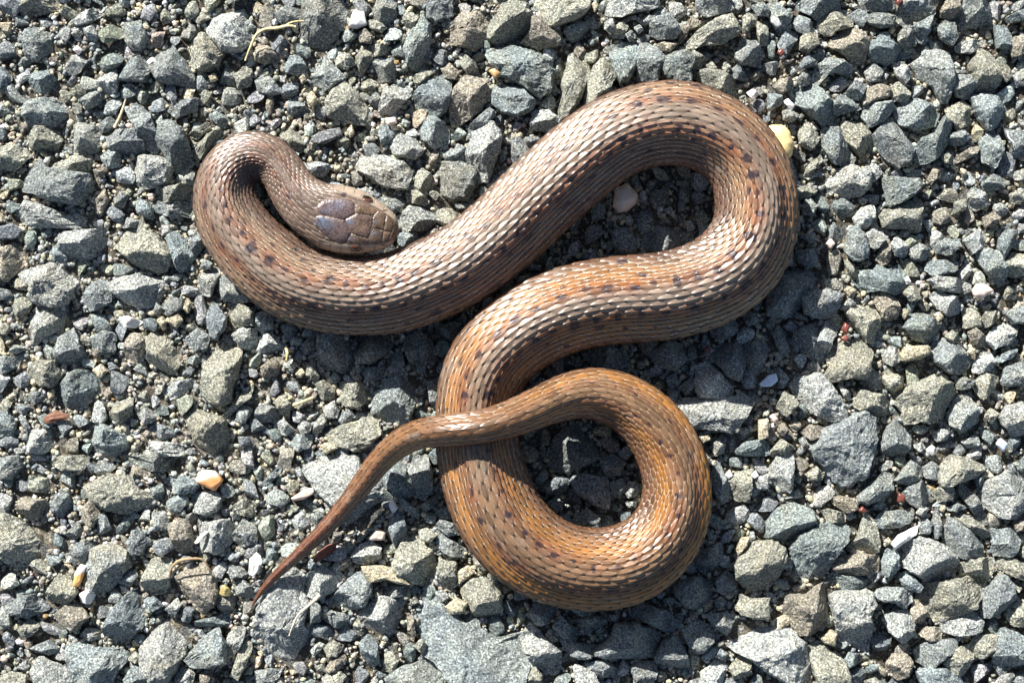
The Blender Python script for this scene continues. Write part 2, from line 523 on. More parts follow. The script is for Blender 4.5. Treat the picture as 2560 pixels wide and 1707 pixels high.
    for s in (-1, 1):
        a = 10.0
        while a < amax:
            f = np.interp(np.interp(a, acc, CT), CT, frac)
            amp = np.interp(f, [.06, .12, .58, .66, .76, .84, .88], [.7, 1, 1, .95, .8, .3, 0])
            if amp > .02:
                lo, hi = np.searchsorted(aa, a - 4), np.searchsorted(aa, a + 4)
                sl = slice(lo, hi)
                k_ = 1.0 if f < .6 else .75
                qc = s * (1.45 + rng.uniform(-.28, .28)); sa = k_ * rng.uniform(.15, .28); sq = k_ * rng.choice([.2, .25, .3, .36, .5])
                d2 = ((A[sl] - a) / sa) ** 2 + ((q[sl] / NR[sl] * 17 - qc) / sq) ** 2
                spot[sl] = np.maximum(spot[sl], amp * rng.uniform(.75, 1.25) * np.exp(-.5 * d2))
                d3 = ((A[sl] - a - .2) / .75) ** 2 + ((q[sl] / NR[sl] * 17 - qc - s * .25) / .7) ** 2
                halo[sl] = np.maximum(halo[sl], amp * rng.uniform(.4, 1) * np.exp(-.5 * d3))
            a += rng.uniform(1.15, 1.6)
        a = 12.0
        while a < amax:                                   # fainter flecks lower on the sides
            f = np.interp(np.interp(a, acc, CT), CT, frac)
            amp = np.interp(f, [.06, .12, .58, .66, .76, .84], [.6, .85, .7, .5, .4, 0])
            lo, hi = np.searchsorted(aa, a - 3), np.searchsorted(aa, a + 3)
            sl = slice(lo, hi)
            qc = s * rng.choice([2.3, 2.9, 3.5, 4.2, 5.0]); sa = rng.uniform(.2, .4); sq = rng.uniform(.15, .3)
            d2 = ((A[sl] - a) / sa) ** 2 + ((q[sl] / NR[sl] * 17 - qc) / sq) ** 2
            spot[sl] = np.maximum(spot[sl], amp * rng.uniform(.5, 1.1) * np.exp(-.5 * d2))
            a += rng.uniform(.7, 1.8)
    nz = fbm(np.stack([A.ravel() * 5, q.ravel() * 4, q.ravel() * 0 + 3], 1), 3, 9).reshape(A.shape)
    col = mix(col, np.broadcast_to(RUST, col.shape) * (0.7 + .6 * rnd)[..., None], np.clip(halo * .65 * on, 0, .6))
    dk = sstep(.32, .60, spot + nz * .42) * np.where(on, sstep(.98, .45, eda) * .5 + .45, 1.0)
    col = mix(col, np.broadcast_to(DARK, col.shape), np.clip(dk * .93, 0, 1))
    # belly plates
    bl = BELLY * (0.9 + .12 * np.sin(A * 2 * math.pi))[..., None]
    bl = mix(bl, np.broadcast_to(TAILB, bl.shape), tailf)
    col = np.where(back[..., None], col, bl)
    col = np.clip(col, 0.008, .86)

    # ---- head shields
    hi = np.searchsorted(ts, HEAD_LEN * 1.5)
    hs = slice(0, hi)
    hv = base[hs].reshape(-1, 3)
    # back to photograph pixels through the lens
    f = K * (CAM_H - hv[:, 2]) / CAM_H
    pix = np.stack([hv[:, 0] / f + 1280, 853.5 - hv[:, 1] / f], 1)
    e = (pix - np.array([720, 420])) * 6.534
    up = (np.cos(PG[hs]).ravel() > -0.05)
    al = (NOSE - pix) @ HF
    lat = (pix - NOSE) @ np.array([0.232, -0.973])
    hcol = col[hs].reshape(-1, 3).copy()
    hl = lift[hs].ravel().copy()
    front = sstep(125, 95, al)
    # side and lip shields
    phs = np.abs(np.where(PH[hs] > math.pi, PH[hs] - 2 * math.pi, PH[hs])).ravel()
    lip = sstep(R(40), R(52), phs) * sstep(205, 150, al)
    lb = np.abs(((al + 6) / 27.0) % 1 - .5)
    suture = (lb > .465) & (phs < R(140))
    mouth = np.exp(-((phs - R(103)) / R(3.0)) ** 2) * sstep(190, 170, al)
    lipc = C(.33, .255, .19) * (0.92 + .12 * fbm(np.stack([al / 6, phs * 9, al * 0], 1), 2, 3))[:, None]
    plain = C(.11, .075, .054)
    tgt = np.where((phs > R(45))[:, None], lipc, plain)
    wgt = np.maximum(lip, front)
    hcol = hcol * (1 - wgt[:, None]) + tgt * wgt[:, None]
    hl = hl * (1 - wgt) + 0.9 * wgt
    hl -= wgt * (suture & (phs > R(55))) * .6
    hcol *= (1 - .45 * wgt * (suture & (phs > R(55))))[:, None]
    hl -= mouth * 1.0
    hcol *= (1 - .7 * mouth)[:, None]
    speck = fbm(np.stack([pix[:, 0] / 2.3, pix[:, 1] / 2.3, hv[:, 2] * 0], 1), 2, 31)
    broad = fbm(np.stack([pix[:, 0] / 22, pix[:, 1] / 22, hv[:, 2] * 0], 1), 2, 37)
    tints = {'parietal_a': C(.235, .165, .175), 'parietal_b': C(.25, .185, .19), 'frontal': C(.285, .20, .17), 'supraocular_a': C(.29, .20, .14),
             'supraocular_b': C(.30, .215, .165), 'prefrontal_a': C(.285, .20, .145), 'prefrontal_b': C(.30, .215, .16),
             'internasal_a': C(.27, .185, .125), 'internasal_b': C(.28, .19, .13), 'rostral': C(.28, .20, .14)}
    for name, poly in PLATES.items():
        pg = np.array(poly, float)
        ins, dist = poly_dist(e, pg)
        ins &= up
        g = sstep(0, 17, dist + 5 * speck)                           # groove profile
        c = tints[name] * C(.39, .36, .32) * (1 + .75 * speck + .45 * broad)[:, None]
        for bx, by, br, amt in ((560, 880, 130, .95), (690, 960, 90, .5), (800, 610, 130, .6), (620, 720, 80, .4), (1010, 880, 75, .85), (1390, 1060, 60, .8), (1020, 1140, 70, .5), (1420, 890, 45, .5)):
            m = amt * np.exp(-(((e[:, 0] - bx) / br) ** 2 + ((e[:, 1] - by) / (br * .75)) ** 2)) * sstep(-.45, .35, speck + broad * .3)   # iridescent blue sheen painted onto the shields
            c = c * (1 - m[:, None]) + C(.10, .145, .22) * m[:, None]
        seam = C(.20, .145, .11) * np.clip(.62 + 1.1 * broad + .5 * speck, .12, 1.15)[:, None]
        c = c * g[:, None] + seam * (1 - g[:, None])
        hcol = np.where(ins[:, None], c, hcol)
        hl = np.where(ins, 0.5 + 1.0 * g + .16 * speck + .5 * sstep(0, 70, dist), hl)
    # dark marks: behind each eye, nostrils, nape
    for (cx, cy, rx, ry, k) in ((915, 445, 50, 40, .9), (1335, 515, 30, 22, .9), (720, 1200, 60, 28, .5), (1560, 1250, 42, 14, .95), (1580, 705, 40, 13, .9), (1100, 1380, 26, 16, .6),
                                (1280, 1370, 14, 12, .7), (1120, 550, 22, 14, .7), (1040, 550, 40, 14, .4)):
        m = k * sstep(1.25, .75, np.hypot((e[:, 0] - cx) / rx, (e[:, 1] - cy) / ry) + speck * .2) * up
        hcol = hcol * (1 - m[:, None]) + C(.035, .024, .026) * m[:, None]
    # recess for the eyes
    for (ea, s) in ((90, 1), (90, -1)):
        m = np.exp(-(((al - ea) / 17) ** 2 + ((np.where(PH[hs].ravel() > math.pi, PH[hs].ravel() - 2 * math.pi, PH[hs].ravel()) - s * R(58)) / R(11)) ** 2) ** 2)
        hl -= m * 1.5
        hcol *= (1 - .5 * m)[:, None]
    nk = (hi, nv)
    col[hs] = np.clip(hcol, .008, .8).reshape(nk + (3,))
    lift[hs] = hl.reshape(nk)
    thick = thick * (1 - hd[:, None]) + (.13 * MM * np.clip(ts / (12 * K), 0.1, 1) * hd)[:, None]

    V = base + nrm * (lift * thick)[..., None]
    V = V.reshape(-1, 3)
    i = np.arange(nr - 1)[:, None] * nv
    j = np.arange(nv)[None]
    jn = (j + 1) % nv
    quads = np.stack([i + j, i + jn, i + nv + jn, i + nv + j], -1).reshape(-1, 4)
    flip = np.cross(V[quads[5000, 1]] - V[quads[5000, 0]], V[quads[5000, 2]] - V[quads[5000, 0]])
    if flip @ nrm.reshape(-1, 3)[quads[5000, 0]] < 0:
        quads = quads[:, ::-1]
    caps = [np.arange(nv)[None, ::-1] + 0, (np.arange(nv) + (nr - 1) * nv)[None]]
    me = mesh_from("snake_body", V, [quads] + caps, M_SKIN, col.reshape(-1, 3))
    root = link("snake", None, loc=(float(CP[2500, 0]), float(CP[2500, 1]), 0.0))
    root.empty_display_size = 0.01
    tag(root, "slender brown snake with keeled scales coiled on gravel, tail tip laid over its own body", "snake")
    body = link("body", me, root)
    body.matrix_parent_inverse = root.matrix_world.inverted()
    body.location = (-root.location.x, -root.location.y, 0)
    # eyes
    for s in (1, -1):
        k = int(np.searchsorted(CT, 90 * K))
        Sd = np.array([-CTAN[k, 1], CTAN[k, 0], 0]); Sd /= np.linalg.norm(Sd)
        Td = CTAN[k]
        Ud = np.cross(Td, Sd); Ud *= np.sign(Ud[2])
        cen = CP[k] + Sd * s * CHW[k] * .725 + Ud * CHH[k] * .40
        nu, nw = 18, 28
        th = np.linspace(0, math.pi, nu); al_ = np.linspace(0, 2 * math.pi, nw, endpoint=False)
        TH, AL = np.meshgrid(th, al_, indexing='ij')
        axis = Sd * s * .88 + Ud * .47
        e1 = Td; e2 = np.cross(axis, e1)
        r = 18.5 * K
        v = (cen + axis * (r * .92 * np.cos(TH))[..., None] + e1 * (r * np.sin(TH) * np.cos(AL))[..., None] + e2 * (r * .92 * np.sin(TH) * np.sin(AL))[..., None])
        deg = np.degrees(TH)
        ec = np.where((deg < 34)[..., None], C(.006, .006, .008), np.where((deg < 47)[..., None], C(.17, .055, .02), np.where((deg < 62)[..., None], C(.05, .03, .022), C(.16, .11, .085))))
        ii = np.arange(nu - 1)[:, None] * nw; jj = np.arange(nw)[None]; jn2 = (jj + 1) % nw
        qd = np.stack([ii + jj, ii + nw + jj, ii + nw + jn2, ii + jn2], -1).reshape(-1, 4)
        loc = np.array(root.location)
        eo = link("eye", mesh_from("eye", v.reshape(-1, 3) - loc, qd, M_EYE, ec.reshape(-1, 3)), root)
        eo["label"] = "small dark eye with a thin rusty ring"
    return root
build_snake()
# ------------------------------------------------------------------ stones traced from the photograph
# Each tile is a 640 x 569 px piece of the photograph enlarged 2.756 times; "colour  x,y x,y ..." is one outline.
TILES = {}
TILES[(0, 0)] = """
t 130,0 405,0 405,55 320,90 235,80 190,145 150,110
g 190,230 260,200 330,235 370,290 350,360 270,420 200,400 165,320
n 180,665 200,560 290,430 340,500 400,570 390,630 300,640
g 165,790 210,700 330,685 440,715 500,780 450,850 330,865 220,865
t 130,940 170,880 300,880 420,890 430,960 380,1070 280,1050 200,1000
l 505,160 560,100 640,65 700,60 690,110 620,160 540,180
g 105,1215 280,1090 350,1170 620,1210 615,1310 545,1400 380,1390 200,1320
t 345,1145 480,1085 560,1080 630,1110 630,1190 540,1195 420,1200
l 160,1440 200,1390 350,1440 500,1500 600,1480 590,1568 200,1568 80,1530
g 480,960 540,840 640,825 690,900 690,1010 640,1090 540,1080 490,1020
g 700,1090 760,1020 830,1070 820,1150 750,1160
l 900,1110 1000,1080 1120,1095 1180,1160 1150,1250 1020,1300 930,1270 890,1180
g 1100,860 1180,850 1260,900 1290,990 1330,1110 1250,1210 1180,1170 1150,1080 1090,1000
d 700,910 860,900 960,900 1000,1000 980,1070 860,1080 760,1020
g 870,780 950,720 1030,790 1060,870 1100,960 1080,1060 1010,1030 960,910
g 830,540 900,420 980,390 1040,470 1000,560 880,560
g 1060,340 1180,300 1250,400 1330,520 1340,590 1200,580 1090,560 1050,470
t 1300,330 1380,245 1480,260 1550,340 1500,450 1400,490 1320,440
l 1435,200 1500,80 1620,20 1700,50 1690,160 1740,270 1660,355 1540,345 1470,270
g 840,240 870,130 920,85 970,160 1020,270 980,350 900,330
l 670,560 700,490 790,470 815,540 800,640 720,660 680,630
g 560,690 640,620 690,650 690,710 600,755
g 1150,760 1280,690 1365,680 1350,760 1220,810
t 1300,930 1420,850 1450,890 1360,960
t 1340,1060 1380,960 1500,900 1570,920 1450,1010 1370,1110
t 1020,1350 1100,1310 1270,1270 1330,1310 1330,1400 1200,1400 1060,1400
g 1050,1450 1060,1400 1180,1390 1330,1400 1330,1490 1200,1500
w 1015,430 1050,395 1085,425 1050,470
v 630,1450 650,1330 720,1300 750,1380 710,1480
d 780,1370 830,1320 880,1360 850,1430 800,1430
t 0,1020 70,1000 160,1000 200,1080 100,1180 0,1150
t 1620,530 1690,465 1740,490 1730,590 1650,610
g 1250,1230 1340,1180 1330,1280 1260,1270
g 0,730 60,710 90,770 50,810 0,800
l 490,200 540,180 580,220 550,265 500,245
t 470,640 540,590 590,640 530,670
l 580,200 640,185 680,240 660,290 600,270
t 1080,90 1150,60 1190,150 1130,170
t 1310,120 1400,100 1450,130 1370,170
l 830,1520 900,1500 990,1530 990,1568 830,1568
w 500,340 530,315 570,345 540,380
y 1440,530 1480,505 1500,550 1460,570
v 650,1190 700,1150 750,1165 690,1230
"""
TILES[(1, 0)] = """
g 330,80 380,0 540,30 620,20 655,70 600,170 540,270 450,375 380,350 320,260
w 640,190 680,70 740,90 760,170 700,195
g 770,20 960,0 960,130 900,200 830,150
t 765,150 830,100 850,160 900,190 860,225 790,200
t 1015,130 1040,90 1120,120 1080,200 1045,225
d 1150,0 1370,0 1350,110 1250,150 1180,120
n 1025,330 1060,240 1150,125 1200,200 1200,300 1160,470 1110,490 1050,450
v 1235,240 1370,180 1400,80 1540,60 1590,150 1590,260 1500,340 1380,310 1250,280
t 1560,130 1650,60 1764,30 1860,50 1895,150 1880,230 1820,290 1764,310 1690,330 1610,270
g 200,450 240,380 310,400 350,470 290,520 210,500
t 540,410 590,365 650,380 680,440 630,480 560,460
t 690,410 740,320 800,320 800,420 730,520
t 800,320 870,305 930,335 880,380 820,390
g 795,470 830,400 920,400 960,460 1010,510 950,560 860,560 800,520
g 365,560 490,420 560,480 610,540 540,600 440,630 380,600
t 490,700 560,620 610,565 680,640 760,740 800,860 700,850 560,830 500,800
l 850,760 890,620 960,590 1060,600 1060,660 960,780 880,810
g 1090,660 1180,570 1280,525 1340,570 1330,720 1260,800 1150,770 1100,720
v 1340,720 1370,620 1440,530 1560,560 1600,630 1540,760 1420,840 1370,870 1345,810
t 1090,520 1200,485 1220,510 1150,570 1095,570
n 1600,350 1764,335 1890,370 2010,430 2040,500 2020,610 1950,670 1850,600 1764,540 1680,520 1620,450
g 1630,650 1680,590 1764,610 1830,620 1910,690 1890,760 1800,800 1700,770 1640,720
g 1440,970 1480,860 1600,750 1650,780 1600,860 1500,920
l 1450,1070 1510,910 1620,850 1690,930 1660,1080 1600,1220 1520,1250 1460,1150
g 1140,860 1200,805 1270,840 1330,910 1320,980 1230,1020 1150,960
l 930,980 1000,930 1100,970 1150,1040 1090,1090 950,1070
g 840,900 890,860 950,920 930,1010 870,1000
l 690,1170 740,1090 880,1080 1020,1130 1075,1190 1030,1300 900,1290 780,1220
g 1235,1180 1260,1130 1400,1125 1500,1160 1500,1290 1440,1380 1330,1360 1240,1300
t 1080,1200 1150,1170 1200,1200 1240,1280 1180,1340 1100,1290
t 1030,1340 1110,1310 1200,1390 1150,1415 1060,1390
g 830,1390 900,1350 1000,1320 1050,1370 960,1480 900,1430
l 985,1500 1060,1430 1160,1445 1255,1500 1240,1568 1120,1590 1010,1590
g 975,1640 1000,1605 1080,1600 1135,1650 1080,1700 990,1690
t 130,890 220,880 300,920 340,1000 290,1060 200,970
g 230,700 290,665 360,760 300,810 220,790
v 0,310 60,300 130,370 160,420 60,440 0,420
g 0,560 40,480 120,560 190,640 100,660 20,630
g 130,110 190,60 270,60 330,80 270,140 180,170
t 560,950 590,940 650,970 630,1020 560,1020
y 350,660 390,630 420,680 400,740 360,720
p 890,820 960,810 970,850 910,865
v 1190,1100 1240,1010 1260,1060 1230,1180 1200,1170
g 1290,1050 1430,1010 1460,1060 1430,1120 1310,1110
g 1370,1400 1480,1405 1470,1440 1390,1440
v 700,240 750,200 800,250 790,300 720,290
v 1270,450 1320,430 1400,500 1370,550 1300,530
t 1400,430 1450,390 1510,440 1540,520 1470,530
o 1605,490 1650,470 1690,510 1650,550
g 780,690 820,630 860,680 840,740 790,740
t 350,1000 390,950 430,990 400,1040
t 730,570 790,545 840,580 800,620 740,610
w 100,140 130,115 155,160 120,180
g 1510,1390 1600,1310 1620,1330 1540,1430
y 300,540 330,515 350,550 320,580
y 630,900 660,860 680,920 650,950
"""
TILES[(2, 0)] = """
v 135,120 200,130 250,200 330,265 300,320 180,330 70,290 130,220
t 165,20 250,0 520,0 530,60 460,120 370,150 260,180 190,110
l 655,80 700,0 960,0 1030,40 940,60 860,80 770,105 690,105
g 955,170 990,130 1070,100 1130,160 1155,220 1120,260 1010,270 960,240
l 880,150 920,115 985,105 960,160 910,175
t 1215,300 1300,210 1400,140 1500,115 1550,180 1550,230 1450,300 1330,310 1220,345
g 1260,0 1500,0 1520,60 1440,90 1340,110 1270,60
n 680,400 690,320 780,290 860,340 860,430 800,560 740,560 700,480
g 860,470 870,320 930,300 1000,350 1060,410 1010,490 1000,570 870,575
n 1030,480 1060,400 1130,370 1180,360 1260,390 1230,480 1230,560 1130,575 1070,540
t 1180,360 1250,350 1330,400 1300,470 1250,480 1230,400
v 970,320 1060,290 1130,310 1090,360 1000,350
g 1540,400 1590,270 1680,290 1730,370 1700,450 1580,445
t 1280,540 1310,495 1420,490 1530,550 1590,610 1610,690 1530,680 1420,630 1320,600
g 1500,500 1560,440 1630,530 1590,560 1520,540
v 1630,530 1690,490 1720,520 1680,560
t 380,470 400,380 480,370 530,420 520,540 470,680 400,780 340,830 320,760 360,640 340,590
t 500,720 520,580 560,480 620,410 690,450 710,520 660,640 600,690 530,740
l 130,850 160,770 250,765 310,810 340,850 300,890 220,900 150,890
d 0,990 60,960 130,1040 110,1120 40,1190 0,1180
d 80,950 170,940 200,980 150,1030 100,990
t 1690,230 1690,150 1764,190 1764,310 1710,310
p 710,1370 720,1310 790,1275 860,1350 850,1400 790,1450 740,1460 705,1420
l 1045,1450 1090,1425 1130,1490 1110,1500
d 950,1370 970,1310 1060,1310 1080,1370 1040,1420 970,1410
d 1150,1400 1200,1380 1190,1450 1150,1460
t 1590,120 1640,90 1680,140 1600,240 1590,190
v 1160,190 1200,170 1250,100 1280,130 1270,190 1220,210 1190,290 1155,280
l 780,240 820,215 850,260 810,290
l 840,190 880,175 905,210 870,235
w 1620,640 1660,615 1700,650 1660,695
g 1650,40 1720,20 1764,60 1764,110 1690,110
y 550,30 580,15 600,50 570,85
l 640,150 690,130 710,190 680,230 640,200
t 700,190 760,150 800,180 770,260 700,260
t 1340,450 1380,430 1410,470 1370,490
t 1450,460 1490,440 1510,480 1470,510
"""
TILES[(3, 0)] = """
g 200,60 300,0 490,0 500,80 430,105 340,130 280,90
t 340,180 390,120 500,75 580,90 590,170 540,200 480,210 430,250 370,220
v 480,250 560,200 650,240 700,320 660,440 580,420 500,350 410,330
n 670,110 800,85 870,120 850,180 780,195 700,160
g 570,0 640,0 840,0 880,50 780,85 660,70
g 890,100 900,0 1170,0 1130,110 1060,140 1000,170 920,160
g 900,240 950,180 1000,230 1020,300 940,330 900,290
g 990,190 1130,110 1110,220 1060,290 1010,270
n 690,370 720,290 800,265 860,310 960,330 1020,340 980,400 900,400 820,450 740,420
v 1190,80 1230,10 1310,20 1320,80 1270,130 1200,120
n 1290,150 1340,80 1340,0 1490,0 1530,110 1540,190 1480,240 1380,220
n 1165,200 1230,140 1290,160 1310,240 1270,320 1190,270
l 1290,330 1330,290 1500,270 1480,310 1400,370 1310,360
g 1560,190 1640,180 1680,240 1660,340 1580,330
v 1670,310 1700,260 1764,220 1764,380 1690,390
g 1640,120 1764,30 1764,150 1650,160
g 1000,440 1110,360 1220,370 1250,460 1270,560 1230,690 1170,680 1140,590 1060,540
g 1270,600 1300,520 1390,530 1430,590 1380,680 1300,660
t 1390,450 1440,360 1510,370 1560,440 1590,560 1560,630 1450,650 1420,540
g 1400,680 1480,650 1590,690 1620,680 1640,760 1580,870 1510,890 1430,780
t 1580,490 1650,450 1680,520 1640,570
g 1660,520 1764,430 1764,600 1700,600
g 305,560 340,460 400,410 500,420 590,480 560,530 460,500 400,520 360,580
n 170,660 220,610 320,580 380,650 440,720 480,840 390,870 290,790 200,720
g 430,720 500,660 620,710 640,750 560,770 470,800
d 520,660 600,560 680,580 640,680 580,690
v 650,700 680,610 760,590 830,610 820,680 730,700 660,735
t 845,620 890,570 980,650 950,705 860,690
g 650,800 690,720 840,705 870,750 800,830 700,880
g 880,780 920,710 1020,690 1130,740 1180,800 1140,870 1020,890 920,860
t 510,880 560,840 640,850 690,900 730,1000 700,1060 650,1090 590,1030 530,970
d 735,930 790,860 850,805 900,870 940,960 1000,1010 960,1110 890,1150 810,1080 740,1010
n 1010,1050 1060,960 1200,900 1200,830 1260,860 1250,960 1200,1060 1100,1120 1020,1120
t 1230,760 1340,700 1400,740 1380,850 1320,880 1250,820
g 1250,930 1340,900 1400,950 1340,1000 1260,1000
v 1290,1090 1390,1020 1460,1010 1430,1070 1310,1120
t 1195,1080 1230,1050 1290,1100 1280,1130 1210,1120
n 1460,980 1510,920 1580,940 1610,1050 1560,1150 1480,1110
g 1640,900 1764,900 1764,1090 1700,1080
l 345,1250 440,1180 560,1150 690,1190 700,1250 640,1340 560,1360 440,1320
l 660,1160 740,1130 790,1190 730,1250 690,1210
n 790,1220 870,1230 1030,1240 1050,1300 960,1370 830,1420
t 770,1480 850,1440 1040,1370 1050,1450 1030,1568 800,1568
v 1100,1230 1150,1150 1220,1170 1170,1230 1110,1260
l 590,1500 640,1440 730,1420 730,1500 680,1568 610,1568
g 230,1430 280,1370 340,1420 310,1480 250,1480
t 200,1300 290,1270 330,1320 260,1370 200,1350
t 1290,1390 1360,1370 1360,1430 1280,1470
g 1380,1340 1430,1290 1500,1350 1520,1410 1440,1450 1380,1420
g 1470,1270 1560,1200 1640,1240 1620,1300 1500,1320
t 1660,1340 1764,1270 1764,1400 1690,1400
r 65,365 90,335 115,365 90,395
w 20,150 50,95 105,110 100,170 60,190
g 0,30 60,30 130,90 150,200 80,230 20,150
t 210,910 260,850 330,870 350,960 300,1030 220,990
g 380,900 480,890 520,980 600,1090 560,1150 450,1120 380,1010
t 250,1210 270,1150 350,1070 380,1110 320,1170 290,1240
w 110,700 140,680 180,730 160,765
l 100,770 160,760 210,800 170,840 110,830
v 30,600 80,550 160,540 170,600 90,650
g 0,650 90,650 100,710 40,750 0,750
d 210,480 250,400 350,370 330,450 260,470
g 210,540 260,480 300,540 270,590 220,590
l 870,440 940,430 990,520 940,580 880,520
l 670,500 730,450 800,480 760,560 690,570
t 230,250 330,220 350,300 280,360 220,340
v 1480,1500 1560,1460 1600,1500 1560,1568 1490,1550
l 1700,1190 1764,1130 1764,1260 1710,1240
r 880,20 900,0 930,10 900,40
"""
TILES[(0, 1)] = """
l 415,80 460,40 600,25 700,15 770,90 730,170 600,210 520,230 430,150
g 315,120 350,90 420,150 470,210 450,260 370,220
t 780,90 830,0 960,0 1080,60 1180,180 1180,250 1100,305 980,270 900,210 820,140
g 1150,60 1210,30 1290,100 1340,200 1290,280 1230,300 1190,180
l 120,280 230,240 350,220 420,280 530,300 510,400 470,510 370,540 250,510 230,400 150,330
l 165,740 190,660 250,545 330,540 450,570 470,640 440,730 340,740 260,800 200,820
g 560,480 640,390 720,360 770,430 760,510 650,570 580,540
l 755,390 860,345 970,330 1100,360 1150,390 1090,500 1000,560 900,530 800,450
t 75,510 130,450 220,510 200,580 120,600
v 0,150 100,120 190,190 120,300 60,360 0,360
g 390,870 420,760 510,710 550,790 590,900 520,960 410,930
n 600,790 720,710 800,740 790,860 700,860
v 865,800 900,740 970,735 1020,790 980,880 950,930 870,920
t 1030,760 1080,680 1150,700 1160,790 1220,840 1230,950 1170,1030 1080,1020 1030,900
g 1270,780 1360,700 1440,750 1420,830 1340,850
d 1430,580 1470,510 1560,620 1550,690 1480,770 1430,690
t 1580,590 1620,520 1750,570 1740,670 1610,680
t 1400,1050 1430,900 1500,830 1600,800 1660,860 1640,980 1600,1100 1590,1190 1500,1210 1400,1130
l 1600,740 1680,690 1764,700 1764,850 1660,820
l 1130,1120 1200,1070 1320,1040 1350,1090 1260,1150 1150,1190
n 370,1170 420,1090 520,985 640,1000 690,1070 680,1150 580,1220 470,1270 380,1210
t 170,990 260,920 380,920 430,1010 360,1100 250,1070
d 165,1170 220,1130 310,1130 320,1180 240,1215
g 0,890 80,890 160,870 100,970 20,1000
t 760,1300 800,1200 850,1150 910,1180 910,1290 850,1380 780,1350
l 945,1290 1000,1240 1090,1290 1050,1340 990,1350
t 1290,1300 1340,1260 1450,1290 1550,1310 1580,1430 1560,1568 1340,1568 1290,1430
t 1540,1280 1610,1210 1690,1110 1750,1090 1720,1180 1650,1230 1570,1310
n 560,1380 680,1330 760,1380 880,1450 920,1568 640,1568 600,1470
d 1020,1400 1080,1350 1200,1390 1230,1460 1130,1460
l 940,1510 1000,1470 1150,1480 1280,1500 1270,1568 950,1568
l 130,1460 220,1400 350,1390 410,1440 400,1500 300,1550 180,1540
g 0,1290 50,1260 110,1350 90,1430 0,1420
d 0,1450 110,1430 130,1500 90,1520 0,1500
l 1360,370 1400,310 1500,280 1510,320 1450,470 1390,460
g 1500,370 1560,330 1650,430 1720,500 1640,520 1530,490
g 1390,250 1410,215 1470,250 1450,285 1390,285
v 630,850 700,825 715,870 650,890
t 560,760 600,740 650,790 610,820
y 1150,640 1230,590 1260,640 1220,690
y 1080,640 1120,610 1155,650 1120,690
t 1260,680 1340,660 1365,700 1290,710
g 1120,540 1170,480 1260,500 1250,560 1180,600
g 1040,560 1080,520 1130,560 1090,610
y 1265,560 1290,480 1320,520 1300,590
g 80,1260 130,1210 230,1240 160,1280
w 800,630 880,610 980,650 930,690 850,680
t 0,680 40,655 75,690 40,740 0,730
y 640,980 700,940 740,990 690,1040
g 1280,910 1340,880 1410,910 1340,950
y 330,1140 370,1110 375,1170 340,1190
d 1340,30 1380,20 1400,130 1350,200 1310,120
"""
